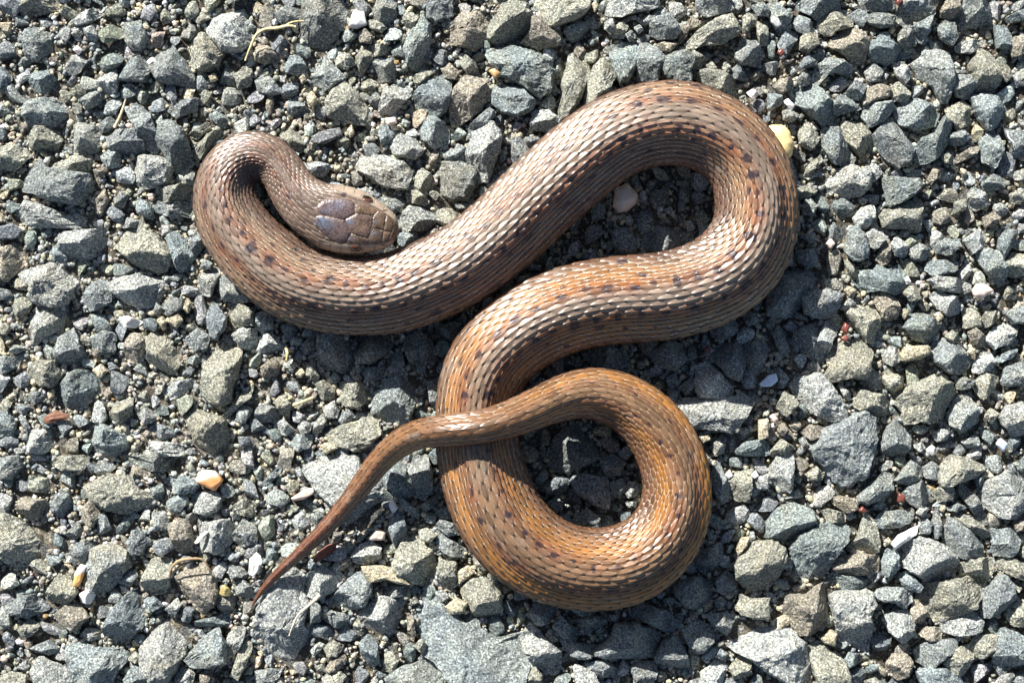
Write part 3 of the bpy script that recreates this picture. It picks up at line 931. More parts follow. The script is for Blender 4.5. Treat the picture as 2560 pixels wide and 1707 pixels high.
TILES[(0, 2)] = """
t 340,60 380,10 560,0 610,40 560,100 440,100
g 0,0 130,0 155,60 80,160 0,180
n 790,20 860,0 1290,0 1310,60 1180,110 1040,100 900,60
g 655,110 690,40 770,40 790,90 700,165
v 850,110 890,80 1000,85 1000,150 930,160
t 605,220 660,190 750,135 900,150 960,240 1040,260 1060,330 900,390 750,370 650,290
g 1040,220 1080,160 1120,200 1140,300 1080,330
g 1150,160 1270,140 1370,200 1330,250 1230,260
l 1310,320 1380,255 1480,245 1530,290 1500,380 1420,410 1340,380
v 120,370 180,290 300,310 350,360 280,440 180,440
g 360,330 420,250 480,270 500,350 430,430 370,390
v 560,380 620,310 690,320 680,420 640,490 570,450
t 0,450 80,410 170,470 290,490 370,530 340,640 260,730 180,770 80,720 0,640
d 500,640 540,600 640,600 650,650 600,740 510,740
g 605,740 650,650 760,615 870,650 900,750 830,840 760,920 650,920 580,860
g 875,600 950,500 1030,590 970,680 910,680
g 1050,400 1100,350 1160,420 1170,500 1080,520
v 1170,490 1240,440 1310,490 1330,590 1280,680 1220,660 1190,580
l 1340,600 1420,460 1560,440 1620,500 1590,600 1500,670 1370,630
g 1600,560 1680,440 1764,500 1764,610 1650,620
t 1610,350 1680,300 1764,330 1740,420 1640,400
t 340,980 370,880 430,780 480,850 530,940 470,1010 390,1020
w 545,960 600,925 655,960 620,1020 560,1010
d 820,870 930,780 950,830 890,910
g 40,1050 150,970 230,960 340,1050 200,1110 100,1090
v 385,1100 460,1030 540,1030 610,1110 520,1200 430,1170
g 730,1170 780,1060 930,915 980,990 1000,1150 880,1270 740,1270
t 130,1200 200,1130 280,1170 220,1240 150,1240
t 985,860 1050,720 1180,710 1160,820 1170,930 1050,960 1000,930
v 1160,870 1280,800 1380,730 1440,790 1500,920 1490,1000 1400,1090 1320,1000 1210,930
l 980,1290 1020,1190 1160,1115 1290,1180 1270,1350 1170,1540 1060,1550 990,1450
g 1290,1400 1400,1260 1500,1185 1550,1300 1555,1420 1430,1460 1330,1450
l 1570,1240 1640,1180 1690,1200 1660,1310 1590,1390 1540,1400
t 1600,1490 1660,1320 1720,1290 1730,1350 1690,1450 1640,1540
g 470,1330 560,1280 680,1330 820,1340 880,1400 800,1480 760,1568 560,1568 500,1430
l 220,1490 280,1390 340,1420 470,1480 560,1568 250,1568
t 0,1530 80,1490 180,1520 190,1568 0,1568
l 550,1240 600,1190 720,1200 700,1260 600,1270
t 880,1400 930,1350 970,1390 940,1430
g 860,1540 930,1440 1000,1450 1020,1568 870,1568
l 1200,1500 1260,1450 1340,1500 1340,1568 1210,1568
v 1380,1500 1470,1470 1440,1560 1390,1568
g 1000,990 1060,970 1120,1030 1060,1070 1010,1040
l 1140,1060 1220,980 1250,1030 1200,1110
d 1240,1090 1290,1040 1340,1060 1310,1140 1260,1140
g 1350,1140 1480,1110 1590,1070 1580,1170 1480,1170 1370,1180
g 460,540 540,450 570,530 510,590
g 1610,900 1660,850 1740,910 1730,990 1640,960
w 460,720 480,690 500,720 480,740
"""
TILES[(1, 2)] = """
l 340,110 400,60 560,25 700,30 720,90 860,200 865,290 840,330 830,480 720,540 620,500 560,420 540,350 480,290 430,230
g 860,110 940,30 1010,60 1080,180 1080,260 1020,290 900,210 850,160
g 1040,90 1090,10 1180,10 1205,100 1210,230 1160,300 1100,270 1080,160
d 960,260 1020,300 1120,380 1110,440 1040,380 960,310
d 1120,350 1240,270 1250,330 1170,390
d 930,430 1000,370 1040,500 1010,590 960,610 920,520
w 915,340 940,305 980,360 940,400
d 1230,380 1340,350 1370,430 1280,440
l 660,680 720,620 800,595 860,640 850,710 780,750 700,740
v 540,750 580,690 640,680 660,740 600,790
t 945,760 990,650 1040,540 1110,540 1190,610 1230,730 1240,830 1180,880 1060,870 980,830
y 735,770 860,760 940,780 1050,880 980,880 900,850 800,870 760,820
g 810,890 900,900 1030,900 1145,935 1060,960 930,970 850,930
l 335,890 380,810 460,765 560,790 600,850 520,940 430,980 350,950
g 510,1030 560,940 640,850 710,805 780,860 790,940 740,1030 640,1060
l 0,1200 20,1080 70,930 160,850 260,830 340,850 320,950 350,1050 320,1150 370,1250 380,1380 360,1450 250,1470 150,1450 60,1370 20,1280
g 355,1080 400,1000 450,1050 440,1140 380,1150
g 460,1120 520,1070 630,1100 620,1190 540,1180
l 700,1140 760,1040 870,965 960,1000 1050,1050 1010,1120 940,1210 860,1250 780,1230 720,1190
g 1105,1140 1130,1030 1200,980 1290,1005 1370,1090 1440,1180 1520,1150 1580,1240 1680,1280 1764,1230 1830,1240 1850,1350 1840,1480 1764,1568 1500,1590 1330,1520 1260,1420 1180,1370 1190,1290 1130,1210
t 1420,920 1480,850 1600,860 1680,950 1690,1050 1640,1130 1540,1150 1470,1080
y 1310,1040 1380,980 1450,1020 1430,1080 1350,1090
t 1250,820 1270,720 1380,740 1380,850 1350,930 1280,900
y 1390,800 1460,760 1510,800 1450,850 1400,880
g 1240,590 1260,510 1340,580 1440,640 1420,700 1340,690 1260,640
g 1240,490 1280,440 1370,470 1410,540 1330,550
t 1120,520 1180,500 1240,550 1200,600 1140,570
p 770,580 830,505 890,530 880,580
g 715,1290 780,1240 830,1290 850,1420 800,1460 740,1380
t 880,1420 890,1360 940,1350 985,1410 940,1490 890,1480
n 910,1530 1000,1460 1100,1440 1200,1410 1280,1500 1290,1568 920,1568
v 480,1470 520,1410 610,1370 620,1420 560,1480 500,1490
t 460,1540 500,1490 580,1490 620,1530 560,1568 460,1568
t 470,1330 520,1270 600,1310 560,1380 490,1380
t 1090,1310 1140,1260 1180,1310 1150,1370
v 1040,1110 1080,1100 1100,1230 1080,1280 1050,1240
t 670,1190 700,1110 720,1160 710,1220
p 250,290 330,240 390,220 400,260 330,300 260,305
g 40,180 120,110 160,70 175,110 100,190 60,210
t 200,210 260,170 300,200 240,270
g 265,100 300,80 350,190 320,190
g 380,430 430,380 480,430 410,490
l 1230,940 1290,930 1330,970 1280,1010
g 0,1490 100,1470 160,1480 150,1540 0,1568
g 600,620 650,600 690,630 650,670 590,660
t 1590,830 1640,780 1680,830 1640,860
"""
TILES[(2, 2)] = """
d 240,0 310,-130 400,-190 470,-220 590,-30 560,30 400,100 310,110 250,60
d 600,20 700,0 780,50 740,130 650,150
d 410,170 480,130 650,160 670,280 660,370 560,330 440,250
l 760,240 810,180 870,200 870,270 800,290
l 780,320 860,320 850,360 800,355
d 680,190 760,160 790,220 740,290 690,270
d 200,220 300,150 390,170 370,250 250,270
d 220,340 300,290 350,330 300,410 240,390
d 420,440 520,370 600,430 600,500 480,500
d 1115,930 1150,870 1260,840 1380,880 1370,970 1290,1055 1190,1030
d 1400,860 1480,800 1560,880 1510,930 1420,940
d 1240,700 1380,620 1440,590 1450,690 1390,760 1370,840 1300,790
d 1170,1200 1280,1140 1390,1190 1380,1280 1300,1360 1230,1320
d 570,1350 690,1250 720,1160 860,1160 1005,1230 990,1380 900,1395 780,1380 650,1385
d 990,1390 1040,1290 1140,1240 1190,1350 1230,1490 1130,1480 1010,1450
d 290,1170 340,1100 460,1220 430,1290 330,1240
d 330,1260 440,1290 570,1310 540,1390 470,1395 380,1360
d 490,1430 640,1400 720,1470 740,1530 600,1520
d 820,1460 900,1420 980,1430 1000,1490 940,1568 850,1550
l 430,1500 460,1450 560,1490 680,1568 440,1568
l 60,1240 140,1165 200,1240 330,1350 330,1460 270,1505 160,1450 90,1350
t 100,1450 150,1440 210,1520 190,1568 110,1568
d 800,1110 900,1030 1060,1070 1160,1170 1080,1220 960,1160
t 1535,760 1580,660 1660,605 1780,600 1860,640 1865,740 1820,850 1764,930 1660,920 1560,850
t 1550,1060 1580,955 1650,990 1764,980 1764,1120 1650,1110 1580,1090
l 1470,1240 1570,1120 1650,1170 1764,1200 1900,1200 2010,1300 2060,1440 2000,1568 1870,1540 1764,1480 1640,1390 1530,1330
l 1300,1500 1420,1390 1480,1420 1480,1510 1400,1568 1310,1568
t 1500,1460 1560,1390 1640,1400 1640,1500 1540,1550
d 1380,130 1420,30 1510,250 1500,300 1440,330 1390,250
t 1500,180 1550,120 1640,110 1650,220 1620,320 1540,300
y 1540,640 1580,570 1640,560 1620,620 1560,680
d 100,1100 180,1010 300,1020 290,1120 180,1170
d 420,1140 560,1100 660,1120 620,1180 500,1220
g 1400,1390 1440,1330 1490,1370 1460,1400
l 1660,160 1764,130 1764,240 1680,220
d 1390,1000 1440,970 1480,1010 1420,1060
d 1330,1100 1480,1080 1530,1130 1480,1240 1400,1180
w 1470,130 1500,100 1520,140 1490,160
w 1650,130 1680,105 1700,140 1670,160
"""
TILES[(3, 2)] = """
n 0,470 60,370 180,330 290,390 320,470 280,540 130,580 0,560
l 0,120 60,0 170,0 165,130 150,250 60,220 0,170
g 610,300 700,210 800,120 860,150 850,240 780,300 680,330
n 880,170 980,40 1060,90 1050,180 960,200
g 1060,90 1130,45 1180,80 1160,170 1080,150
t 1180,190 1200,70 1260,0 1390,30 1500,90 1450,140 1330,170 1240,215
l 1470,270 1530,180 1660,110 1764,150 1764,280 1680,420 1600,420 1490,330
g 930,290 960,220 1050,175 1120,240 1110,320 1020,350
t 1130,260 1180,220 1270,220 1270,300 1180,320
v 440,300 500,280 590,300 620,370 540,390 460,340
t 370,390 420,370 530,400 540,460 420,460
n 170,640 220,550 330,500 450,460 540,490 530,580 450,690 390,800 280,850 210,800 190,700
t 540,650 620,560 650,440 690,400 740,480 760,590 750,660 640,670
v 440,760 490,710 620,680 760,690 750,800 620,820 500,810
n 390,870 450,810 590,830 720,850 730,910 640,940 490,910
g 785,730 820,650 890,650 900,770 850,850 790,810
l 910,660 960,600 1060,570 1180,610 1270,690 1300,770 1230,830 1100,860 1000,800 920,740
g 890,830 960,800 1060,900 1030,940 940,910
g 740,980 770,920 900,910 980,930 1000,1000 940,1050 870,1010 800,1000
v 110,1050 160,970 270,960 370,890 420,970 410,1110 330,1200 230,1220 140,1150
l 430,980 520,940 700,950 720,1020 690,1110 710,1260 690,1340 600,1300 490,1270 470,1150
l 800,1140 850,1080 960,1070 1010,1150 1000,1250 930,1290 850,1220
v 980,1080 1020,990 1090,1060 1080,1150 1010,1150
t 1050,960 1090,890 1250,860 1490,830 1500,920 1400,1040 1300,1080 1200,1150 1100,1080
t 1310,760 1380,710 1560,710 1590,770 1500,840 1480,830 1340,830
g 1410,1060 1480,940 1610,820 1670,890 1690,990 1600,1080 1480,1110
g 1210,580 1250,430 1330,470 1490,620 1460,690 1330,700 1230,640
t 1270,410 1330,395 1450,460 1530,540 1490,580 1380,500
d 1310,240 1350,200 1440,290 1520,460 1480,490 1390,360
g 1220,370 1310,330 1370,360 1300,390
g 1540,510 1600,520 1700,500 1740,600 1680,690 1560,690 1550,600
g 730,470 800,390 930,380 1000,370 1000,440 900,490 780,500
g 1040,470 1080,430 1130,470 1110,540 1050,530
d 1130,450 1170,350 1190,440 1190,540 1150,580
t 1590,720 1660,700 1764,760 1764,900 1690,830 1600,780
l 1200,1170 1300,1100 1400,1070 1470,1140 1440,1210 1330,1240 1230,1220
t 1640,1100 1690,1020 1764,1010 1764,1190 1690,1170
g 1560,1300 1620,1190 1740,1240 1764,1300 1764,1400 1690,1440 1620,1540 1560,1400
t 1395,1310 1440,1240 1570,1240 1570,1330 1480,1390 1410,1370
t 1205,1420 1280,1340 1380,1310 1420,1360 1390,1450 1330,1530 1240,1480
g 1020,1340 1100,1290 1240,1270 1320,1270 1280,1330 1200,1400 1120,1460 1040,1420
v 820,1430 860,1370 950,1370 990,1420 960,1510 900,1540 830,1490
g 1030,1490 1120,1470 1230,1480 1330,1540 1440,1568 1060,1568
v 1050,1230 1090,1180 1180,1190 1200,1260 1110,1280
t 285,1330 370,1290 440,1370 520,1420 550,1540 500,1568 350,1568 310,1450
n 530,1400 560,1360 640,1370 600,1440 550,1460
y 365,1260 430,1200 470,1230 460,1310 390,1290
l 1020,400 1060,340 1110,370 1070,420
r 890,320 900,260 945,280 935,325
r 620,380 650,350 680,385 650,395
y 800,590 830,565 850,600 825,610
w 860,600 900,550 960,520 1030,490 1020,550 930,600 880,640
v 1690,470 1730,410 1764,430 1764,530 1710,520
t 260,130 330,80 390,110 370,170 290,170
"""
TILES[(3, 1)] = """
g 530,150 560,20 610,0 660,50 690,180 640,225 580,220
l 670,50 720,15 790,40 800,90 740,150 690,120
l 850,110 890,65 960,120 950,200 880,190
v 760,180 800,90 840,90 840,220 790,260 750,220
g 960,170 1040,110 1120,150 1080,220 1000,220
g 1145,130 1220,80 1320,80 1320,130 1250,190 1170,170
l 1350,90 1440,20 1510,60 1490,130 1400,180
n 1440,180 1490,150 1580,170 1640,280 1620,395 1540,350 1470,260
g 1590,80 1640,20 1720,20 1690,120 1630,200 1590,150
t 1640,240 1690,180 1764,175 1764,340 1680,340 1640,290
n 560,330 600,300 720,300 760,260 820,300 890,260 940,330 930,430 870,460 760,430 680,440 620,390
t 530,250 560,210 590,290 650,310 620,360 560,310
g 1085,280 1130,230 1290,225 1320,260 1270,310 1140,335
l 1115,370 1160,335 1280,350 1400,390 1380,450 1260,445 1150,420
p 1410,430 1440,390 1500,395 1545,435 1480,480 1420,470
t 1620,480 1650,400 1690,430 1660,500
t 930,450 980,400 1040,430 1050,490 980,510
l 1120,470 1180,440 1290,480 1340,540 1310,590 1240,605 1170,560
v 740,510 790,450 850,460 900,540 890,620 800,630 760,560
t 535,590 600,535 720,540 770,600 760,700 740,780 670,780 600,680
l 500,540 560,490 600,520 540,580
y 915,590 940,555 970,580 940,635
n 940,690 980,600 1070,600 1150,640 1180,720 1100,790 1000,760
y 1140,600 1180,580 1210,620 1170,650
t 1345,560 1400,560 1450,600 1460,680 1350,690
t 1470,640 1510,570 1600,580 1590,630 1500,690
g 1620,580 1764,480 1764,700 1680,650
l 1500,770 1560,690 1680,660 1720,700 1670,790 1560,830
v 1380,730 1430,690 1500,760 1490,820 1430,830 1400,780
y 1370,860 1400,820 1440,850 1400,880
l 1410,990 1430,910 1530,855 1560,920 1530,980 1450,1000
g 1560,900 1660,850 1720,830 1700,890 1600,930
g 1610,1060 1640,960 1764,880 1764,1090 1660,1090
g 1110,850 1160,790 1260,770 1350,850 1380,940 1330,1000 1240,990 1150,920
y 915,870 950,820 1100,815 1110,870 1040,900 930,920
l 790,870 840,820 900,840 900,920 850,950 800,920
l 280,860 340,750 400,640 450,630 500,690 430,780 420,880 360,935 300,900
t 400,1010 440,950 440,830 520,790 640,780 700,850 690,960 680,1030 560,1030 430,1050
r 505,700 530,655 560,680 540,735
r 500,760 530,740 555,760 530,790
d 160,780 230,690 380,640 370,700 310,820 240,850
d 240,450 400,430 490,460 470,600 370,630 260,590
d 0,400 100,290 240,280 260,420 240,590 100,610 0,590
d 200,160 330,150 350,230 290,280 210,240
d 210,50 310,40 350,80 290,110
l 170,1080 230,1040 370,1020 450,1120 530,1240 520,1310 430,1330 300,1260 190,1140
t 60,1240 110,1130 190,1180 210,1220 130,1300
t 590,1220 640,1120 800,1160 840,1250 800,1300 700,1310
g 640,1060 700,960 790,1040 780,1110 690,1120
t 780,1010 850,970 920,1050 930,1130 880,1160 820,1100
t 885,1200 980,1100 1130,1030 1240,1080 1310,1170 1220,1250 1190,1330 1050,1330 950,1340 930,1270
g 1240,1300 1300,1180 1380,1150 1440,1260 1430,1340 1330,1400 1260,1360
t 1420,1060 1490,1010 1590,1030 1560,1120 1480,1180 1440,1130
g 305,1530 400,1400 560,1310 670,1290 720,1350 725,1480 700,1570 650,1700 560,1768 480,1748 400,1660
g 780,1500 830,1370 900,1310 970,1350 980,1440 940,1568 790,1568
l 490,1100 510,1090 570,1140 570,1190 530,1180
t 1490,1300 1530,1245 1590,1280 1540,1350
l 1600,1320 1640,1230 1764,1160 1764,1400 1700,1440 1650,1380
l 1140,1430 1190,1385 1270,1410 1240,1460 1170,1470
b 1570,1490 1600,1450 1650,1490 1620,1540
g 1290,1060 1350,1030 1420,1060 1380,1110 1310,1110
v 230,1410 290,1360 400,1380 370,1440 300,1460
v 145,1360 190,1320 230,1360 190,1410
v 60,1390 100,1360 140,1390 100,1440
p 10,1300 40,1280 70,1320 40,1345
b -60,1080 0,1020 50,1008 62,1055 20,1090 -40,1092
t 20,1530 90,1460 160,1500 160,1568 20,1568
l 1000,1500 1060,1480 1090,1520 1040,1545
w 1090,1530 1130,1500 1170,1540 1130,1568
w 945,360 965,330 985,380 955,390
p 400,110 430,75 460,110 430,150
y 520,430 560,405 610,430 560,475
t 1220,750 1270,710 1330,760 1280,800
d 1330,1470 1450,1430 1450,1500 1380,1520
g 210,1460 250,1440 280,1490 240,1510
"""
TILES[(2, 1)] = """
q 1260,1060 1290,950 1340,925 1400,980 1510,1090 1500,1140 1420,1170 1290,1165
l 1135,1215 1200,1180 1420,1175 1610,1160 1640,1210 1600,1290 1530,1390 1500,1405 1380,1380 1240,1370 1180,1290
d 1370,850 1480,800 1600,810 1600,950 1560,1050 1480,1020 1410,930
d 1610,790 1740,770 1764,850 1700,1010 1620,960
d 960,870 1060,790 1150,800 1200,910 1120,980 1000,960
d 1210,810 1270,820 1250,920 1210,910
d 1370,680 1530,640 1560,720 1450,770 1380,750
d 900,70 1000,0 1230,40 1220,110 1100,160 950,160
d 690,30 780,0 850,80 850,160 760,180 700,120
d 1580,590 1670,580 1700,650 1620,680
l 1370,1510 1420,1455 1470,1490 1460,1550 1400,1568
n 1550,1530 1600,1480 1720,1460 1764,1490 1764,1568 1560,1568
y 1290,1440 1350,1430 1370,1460 1320,1480
y 1700,1330 1764,1320 1764,1440 1700,1460
d 1150,1100 1240,1030 1260,1090 1200,1150
d 1060,1040 1130,1000 1140,1070 1090,1130
d 500,870 650,810 760,860 800,950 700,970 560,950
r 1320,840 1350,810 1370,850 1340,870
"""
TILES[(1, 1)] = """
g 0,600 50,580 120,600 110,700 40,730 0,700
l 0,760 100,730 190,790 190,830 90,860 0,860
d 430,740 560,720 640,800 690,1010 600,1000 530,960 480,1000 440,960
d 690,880 700,760 900,740 940,810 880,880 790,930 710,930
d 1020,770 1120,710 1210,780 1240,900 1200,950 1100,930 1050,900
g 755,1190 870,1110 960,1000 1100,1010 1130,1040 1080,1220 1050,1320 970,1350 870,1350 790,1290
t 580,1130 600,1090 700,1060 790,1110 770,1180 700,1240 600,1220
t 500,1420 600,1360 700,1340 760,1290 830,1350 860,1420 780,1500 680,1530 530,1490
t 410,1080 470,1050 540,1110 530,1190 450,1180
l 460,1240 540,1195 570,1260 560,1310 490,1310
d 0,1230 100,1225 170,1260 150,1330 50,1340 0,1310
t 130,1200 180,1150 240,1210 220,1320 170,1270
l 125,1370 190,1320 260,1390 210,1430 150,1410
l 290,1370 330,1330 380,1350 370,1410 310,1420
g 220,1480 290,1430 390,1430 370,1510 290,1540
v 40,960 130,890 180,900 150,1010 60,1030
l 205,950 240,900 280,940 250,1000
y 270,1010 310,970 340,1000 310,1035
d 550,1300 640,1250 680,1300 610,1370
d 320,800 400,740 440,830 380,880 320,860
d 700,980 800,960 900,970 880,1040 780,1040
d 930,880 1000,850 1030,940 970,990 940,940
d 1180,1070 1260,1040 1260,1200 1200,1200
t 350,940 400,950 440,1030 400,1050 350,1000
y 440,1500 500,1480 560,1520 480,1560
l 400,1340 460,1280 490,1330 440,1410 400,1410
d 1240,700 1380,640 1430,690 1380,760 1260,780
v 260,1220 330,1190 390,1150 380,1210 290,1250
"""
# ------------------------------------------------------------------ ground
def sandy(px, py):
    """0 coarse and open .. 1 filled with sand"""
    s = 0.42 + 0.45 * sstep(1500, 800, px) * sstep(1750, 1250, py)
    n = fbm(np.stack([px / 260.0, py / 260.0, px * 0 + 7], 1), 2, 51)
    return np.clip(s + 0.38 * n, 0, 1)

def ground_z(x, y):
    px, py = x / K + 1280, 853.5 - y / K
    p = np.stack([px / 55.0, py / 55.0, px * 0], 1)
    inside = sstep(0.5, 0.2, np.hypot(x, y))
    return (-3.7 + 1.9 * sandy(px, py) + 0.42 * fbm(p, 3, 61)) * MM * inside - 0.0015 * (1 - inside)

inner = np.linspace(-0.13, 0.13, 241)
g = 0.13 * 1.45 ** np.arange(1, 17)
ax = np.concatenate([-g[::-1], inner, g])
GX, GY = np.meshgrid(ax, ax, indexing='ij')
gz = ground_z(GX.ravel(), GY.ravel())
n = len(ax)
i = np.arange(n - 1)[:, None] * n; j = np.arange(n - 1)[None]
gq = np.stack([i + j, i + n + j, i + n + j + 1, i + j + 1], -1).reshape(-1, 4)
tag(link("ground", mesh_from("ground", np.stack([GX.ravel(), GY.ravel(), gz], 1), gq, M_GROUND)), kind="structure")

# ------------------------------------------------------------------ stones
COLOURS = {'g': (.285, .315, .31), 'd': (.235, .265, .275), 't': (.38, .38, .31), 'l': (.46, .48, .455), 'n': (.265, .305, .295), 'v': (.345, .31, .25), 'q': (.62, .61, .57),  # d: mostly plain grey stones, the snake's shade painted into their tone
           'w': (.74, .73, .70), 'y': (.60, .53, .37), 'r': (.17, .055, .04), 'p': (.66, .53, .45), 'o': (.50, .30, .12), 'b': (.50, .58, .70)}  # b: skylight blue painted onto a white quartz chip; the other pebble is bluish
WORDS = {'g': 'grey', 'd': 'shade-darkened-grey', 't': 'dusty olive-grey', 'l': 'pale grey', 'n': 'greenish grey', 'v': 'brownish grey', 'q': 'whitish grey',
         'w': 'white', 'y': 'cream-yellow', 'r': 'red', 'p': 'pinkish', 'o': 'orange', 'b': 'blue-tinted white'}

def make_stone(poly, hgt, rng, seed, rough=1.0, nseg=36, smooth_top=False):
    """faceted rock whose widest outline is poly (m, centred on its centroid); returns verts, quads; z = 0 at the widest level"""
    k = len(poly)
    th = np.linspace(0, 2 * math.pi, nseg, endpoint=False)
    dirs = np.stack([np.cos(th), np.sin(th)], 1)
    rad = np.zeros(nseg)
    for e in range(k):
        a, b = poly[e], poly[(e + 1) % k]
        d = b - a
        den = dirs[:, 0] * d[1] - dirs[:, 1] * d[0]
        den = np.where(np.abs(den) < 1e-12, 1e-12, den)
        t = (a[0] * d[1] - a[1] * d[0]) / den
        u = (a[0] * dirs[:, 1] - a[1] * dirs[:, 0]) / den
        ok = (t > 0) & (u >= -1e-6) & (u <= 1 + 1e-6)
        rad = np.where(ok, np.maximum(rad, t), rad)
    rm = rad[rad > 0].mean() if (rad > 0).any() else 1e-3
    rad = np.where(rad <= 0, rm, rad)
    rad *= 1 + .035 * rough * np.array([rng.uniform(-1, 1) for _ in range(nseg)])
    rho = np.array([0.0, .22, .42, .58, .71, .81, .89, .95, 1.0]) if nseg < 50 else np.array([0, .1, .2, .3, .4, .5, .6, .69, .77, .84, .90, .95, .98, 1.0])
    low = [(1.0, -.10), (.95, -.34), (.82, -.62), (.55, -.86), (0.0, -.95)]
    X, Y, Z = [], [], []
    rr = rho[:, None] * rad[None]
    px, py = rr * dirs[None, :, 0], rr * dirs[None, :, 1]
    # top: the lowest of a few tilted planes, so ridges and facets form
    ta, tm = rng.uniform(0, 6.283), rng.uniform(.05, .38)
    z = hgt * (.95 - tm * (px * math.cos(ta) + py * math.sin(ta)) / rm)
    for _ in range(rng.randint(3, 6) if not smooth_top else 0):
        fa = rng.uniform(0, 6.283); sl = rng.uniform(.55, 1.7); c0 = rng.uniform(.92, 1.3)
        z = np.minimum(z, hgt * (c0 - sl * (px * math.cos(fa) + py * math.sin(fa)) / rm))
    edge = (.30 + .70 * (1 - rho ** (5 if not smooth_top else 2.4)) ** (.6 if not smooth_top else .55))[:, None]
    z = np.minimum(z, hgt * edge)
    z = np.maximum(z, -.25 * hgt)
    V = np.stack([px, py, z], -1).reshape(-1, 3)
    L = np.concatenate([np.stack([f * rad * dirs[:, 0], f * rad * dirs[:, 1], np.full(nseg, zz * hgt) + 0 * rad], 1) for f, zz in low])
    # the flank starts below the rim
    rim = z[-1]
    for q, (f, zz) in enumerate(low):
        L[q * nseg:(q + 1) * nseg, 2] = np.minimum(L[q * nseg:(q + 1) * nseg, 2], rim - .12 * hgt * (q + 1))
    V = np.concatenate([V, L])
    off = np.array([[seed * 3.7, seed * 1.3, seed * .7]])
    nz = fbm(V / (rm * .5) + off, 3, 71) * .16 * rough + fbm(V / (rm * .15) + off, 2, 81) * .06 * rough
    nz2 = fbm(V / (rm * .4) + off + 31, 3, 91) * .10 * rough
    flat = np.hypot(V[:, 0], V[:, 1])[:, None]
    if nseg >= 50: nz = nz + fbm(V / (rm * .09) + off, 2, 85) * .035 * rough
    V[:, 2] += nz * rm
    V[:, :2] *= 1 + nz2[:, None] * np.clip(flat / rm, 0, 1)
    nr = len(rho) + len(low)
    ii = np.arange(nr - 1)[:, None] * nseg; jj = np.arange(nseg)[None]; jn = (jj + 1) % nseg
    q = np.stack([ii + jj, ii + nseg + jj, ii + nseg + jn, ii + jn], -1).reshape(-1, 4)
    V[:nseg] = V[:nseg].mean(0)
    V[-nseg:] = V[-nseg:].mean(0)
    return V, q

def poly_area(p):
    x, y = p[:, 0], p[:, 1]
    return 0.5 * (x * np.roll(y, -1) - y * np.roll(x, -1)).sum()

def centroid(p):
    x, y = p[:, 0], p[:, 1]
    c = x * np.roll(y, -1) - y * np.roll(x, -1)
    a = c.sum() / 2
    return np.array([((x + np.roll(x, -1)) * c).sum() / (6 * a), ((y + np.roll(y, -1)) * c).sum() / (6 * a)])

traced = []
for (tx, ty), text in TILES.items():
    for line in text.strip().splitlines():
        t = line.split()
        p = np.array([[float(v) for v in s.split(',')] for s in t[1:]]) / 2.75625 + np.array([tx * 640, ty * 569])
        if poly_area(p) < 0: p = p[::-1]
        traced.append(dict(c=t[0], p=p, area=poly_area(p), cen=centroid(p)))
# stones that the frame cuts off go on beyond it
for s in traced:
    p = s['p']
    for axis, lim, out in ((0, 2.5, -1), (0, 2557, 1), (1, 2.5, -1), (1, 1704, 1)):
        m = (p[:, axis] <= lim) if out < 0 else (p[:, axis] >= lim)
        if m.sum() >= 1:
            ext = np.ptp(p[:, 1 - axis])
            p[m, axis] += out * .35 * ext
            mid = p[m, 1 - axis].mean()
            p[m, 1 - axis] = mid + (p[m, 1 - axis] - mid) * .7
    s['cen'] = centroid(p)

PEB = 'wyrpob'
rocks = sorted([s for s in traced if s['c'] not in PEB], key=lambda s: -s['area'])
pebs = [s for s in traced if s['c'] in PEB]
single, merged = rocks[:290], rocks[290:]

LAND = [((700, 65), "the curled pale straw"), ((302, 283), "the short upright straw"), ((140, 1045), "the red-brown wood chip"), ((524, 1197), "the orange-and-white pebble"),
        ((642, 1405), "the white seed husk"), ((567, 1478), "the yellow lichen scrap"), ((480, 1412), "the curled dead leaf"), ((755, 1525), "the pale root fibre"),
        ((2112, 828), "the two red grains"), ((2253, 1262), "the scattered red grains"), ((893, 48), "the white quartz stone"), ((1922, 953), "the skylight-bluish white chip"),
        ((1968, 362), "the yellow pebble"), ((1943, 50), "the round white flake"), ((2504, 1108), "the small bluish pebble"), ((1952, 132), "the lone red grain"),
        ((2455, 726), "the pinkish stone"), ((2246, 6), "the red grain at the path's rim"), ((2528, 345), "the thin white fibre"), ((212, 1348), "the white splinter"),
        ((235, 880), "the brown stones"), ((1290, 190), "the orange grain"), ((218, 1480), "the milky quartz chip"), ((380, 155), "the white pebbles"), ((2265, 1340), "the long white shard")]
LAND = [l for l in LAND if l[1] not in ("the red grain at the path's rim", "the brown stones")]
FR = CT / CT[-1]
def part_at(k):
    f = FR[k]
    def fr_of(x, y, lo):
        p = at(x, y, .004); d = np.hypot(CP[:, 0] - p[0], CP[:, 1] - p[1]); d = np.where(FR < lo, 9, d); return FR[int(d.argmin())]
    if not hasattr(part_at, 'cuts'):
        seq, lo = [], 0
        for x, y, nm in ((790, 535, "the snake's head"), (600, 590, "the snake's looped neck"), (1120, 682, "the snake's front stretch"), (1500, 365, "the snake's long diagonal stretch"),
                         (1845, 655, "the snake's wide hairpin bend"), (1400, 780, "the snake's middle stretch"), (1195, 1124, "the tail-crossed bend"), (1636, 1368, "the round coil's lower side"),
                         (1500, 985, "the round coil's outer side"), (1060, 1083, "the raised tail base"), (740, 1392, "the snake's thin tail"), (629, 1516, "the snake's tail tip")):
            lo = fr_of(x, y, lo); seq.append((lo, nm))
        part_at.cuts = seq
    for lim, nm in part_at.cuts:
        if f <= lim: return nm
    return part_at.cuts[-1][1]

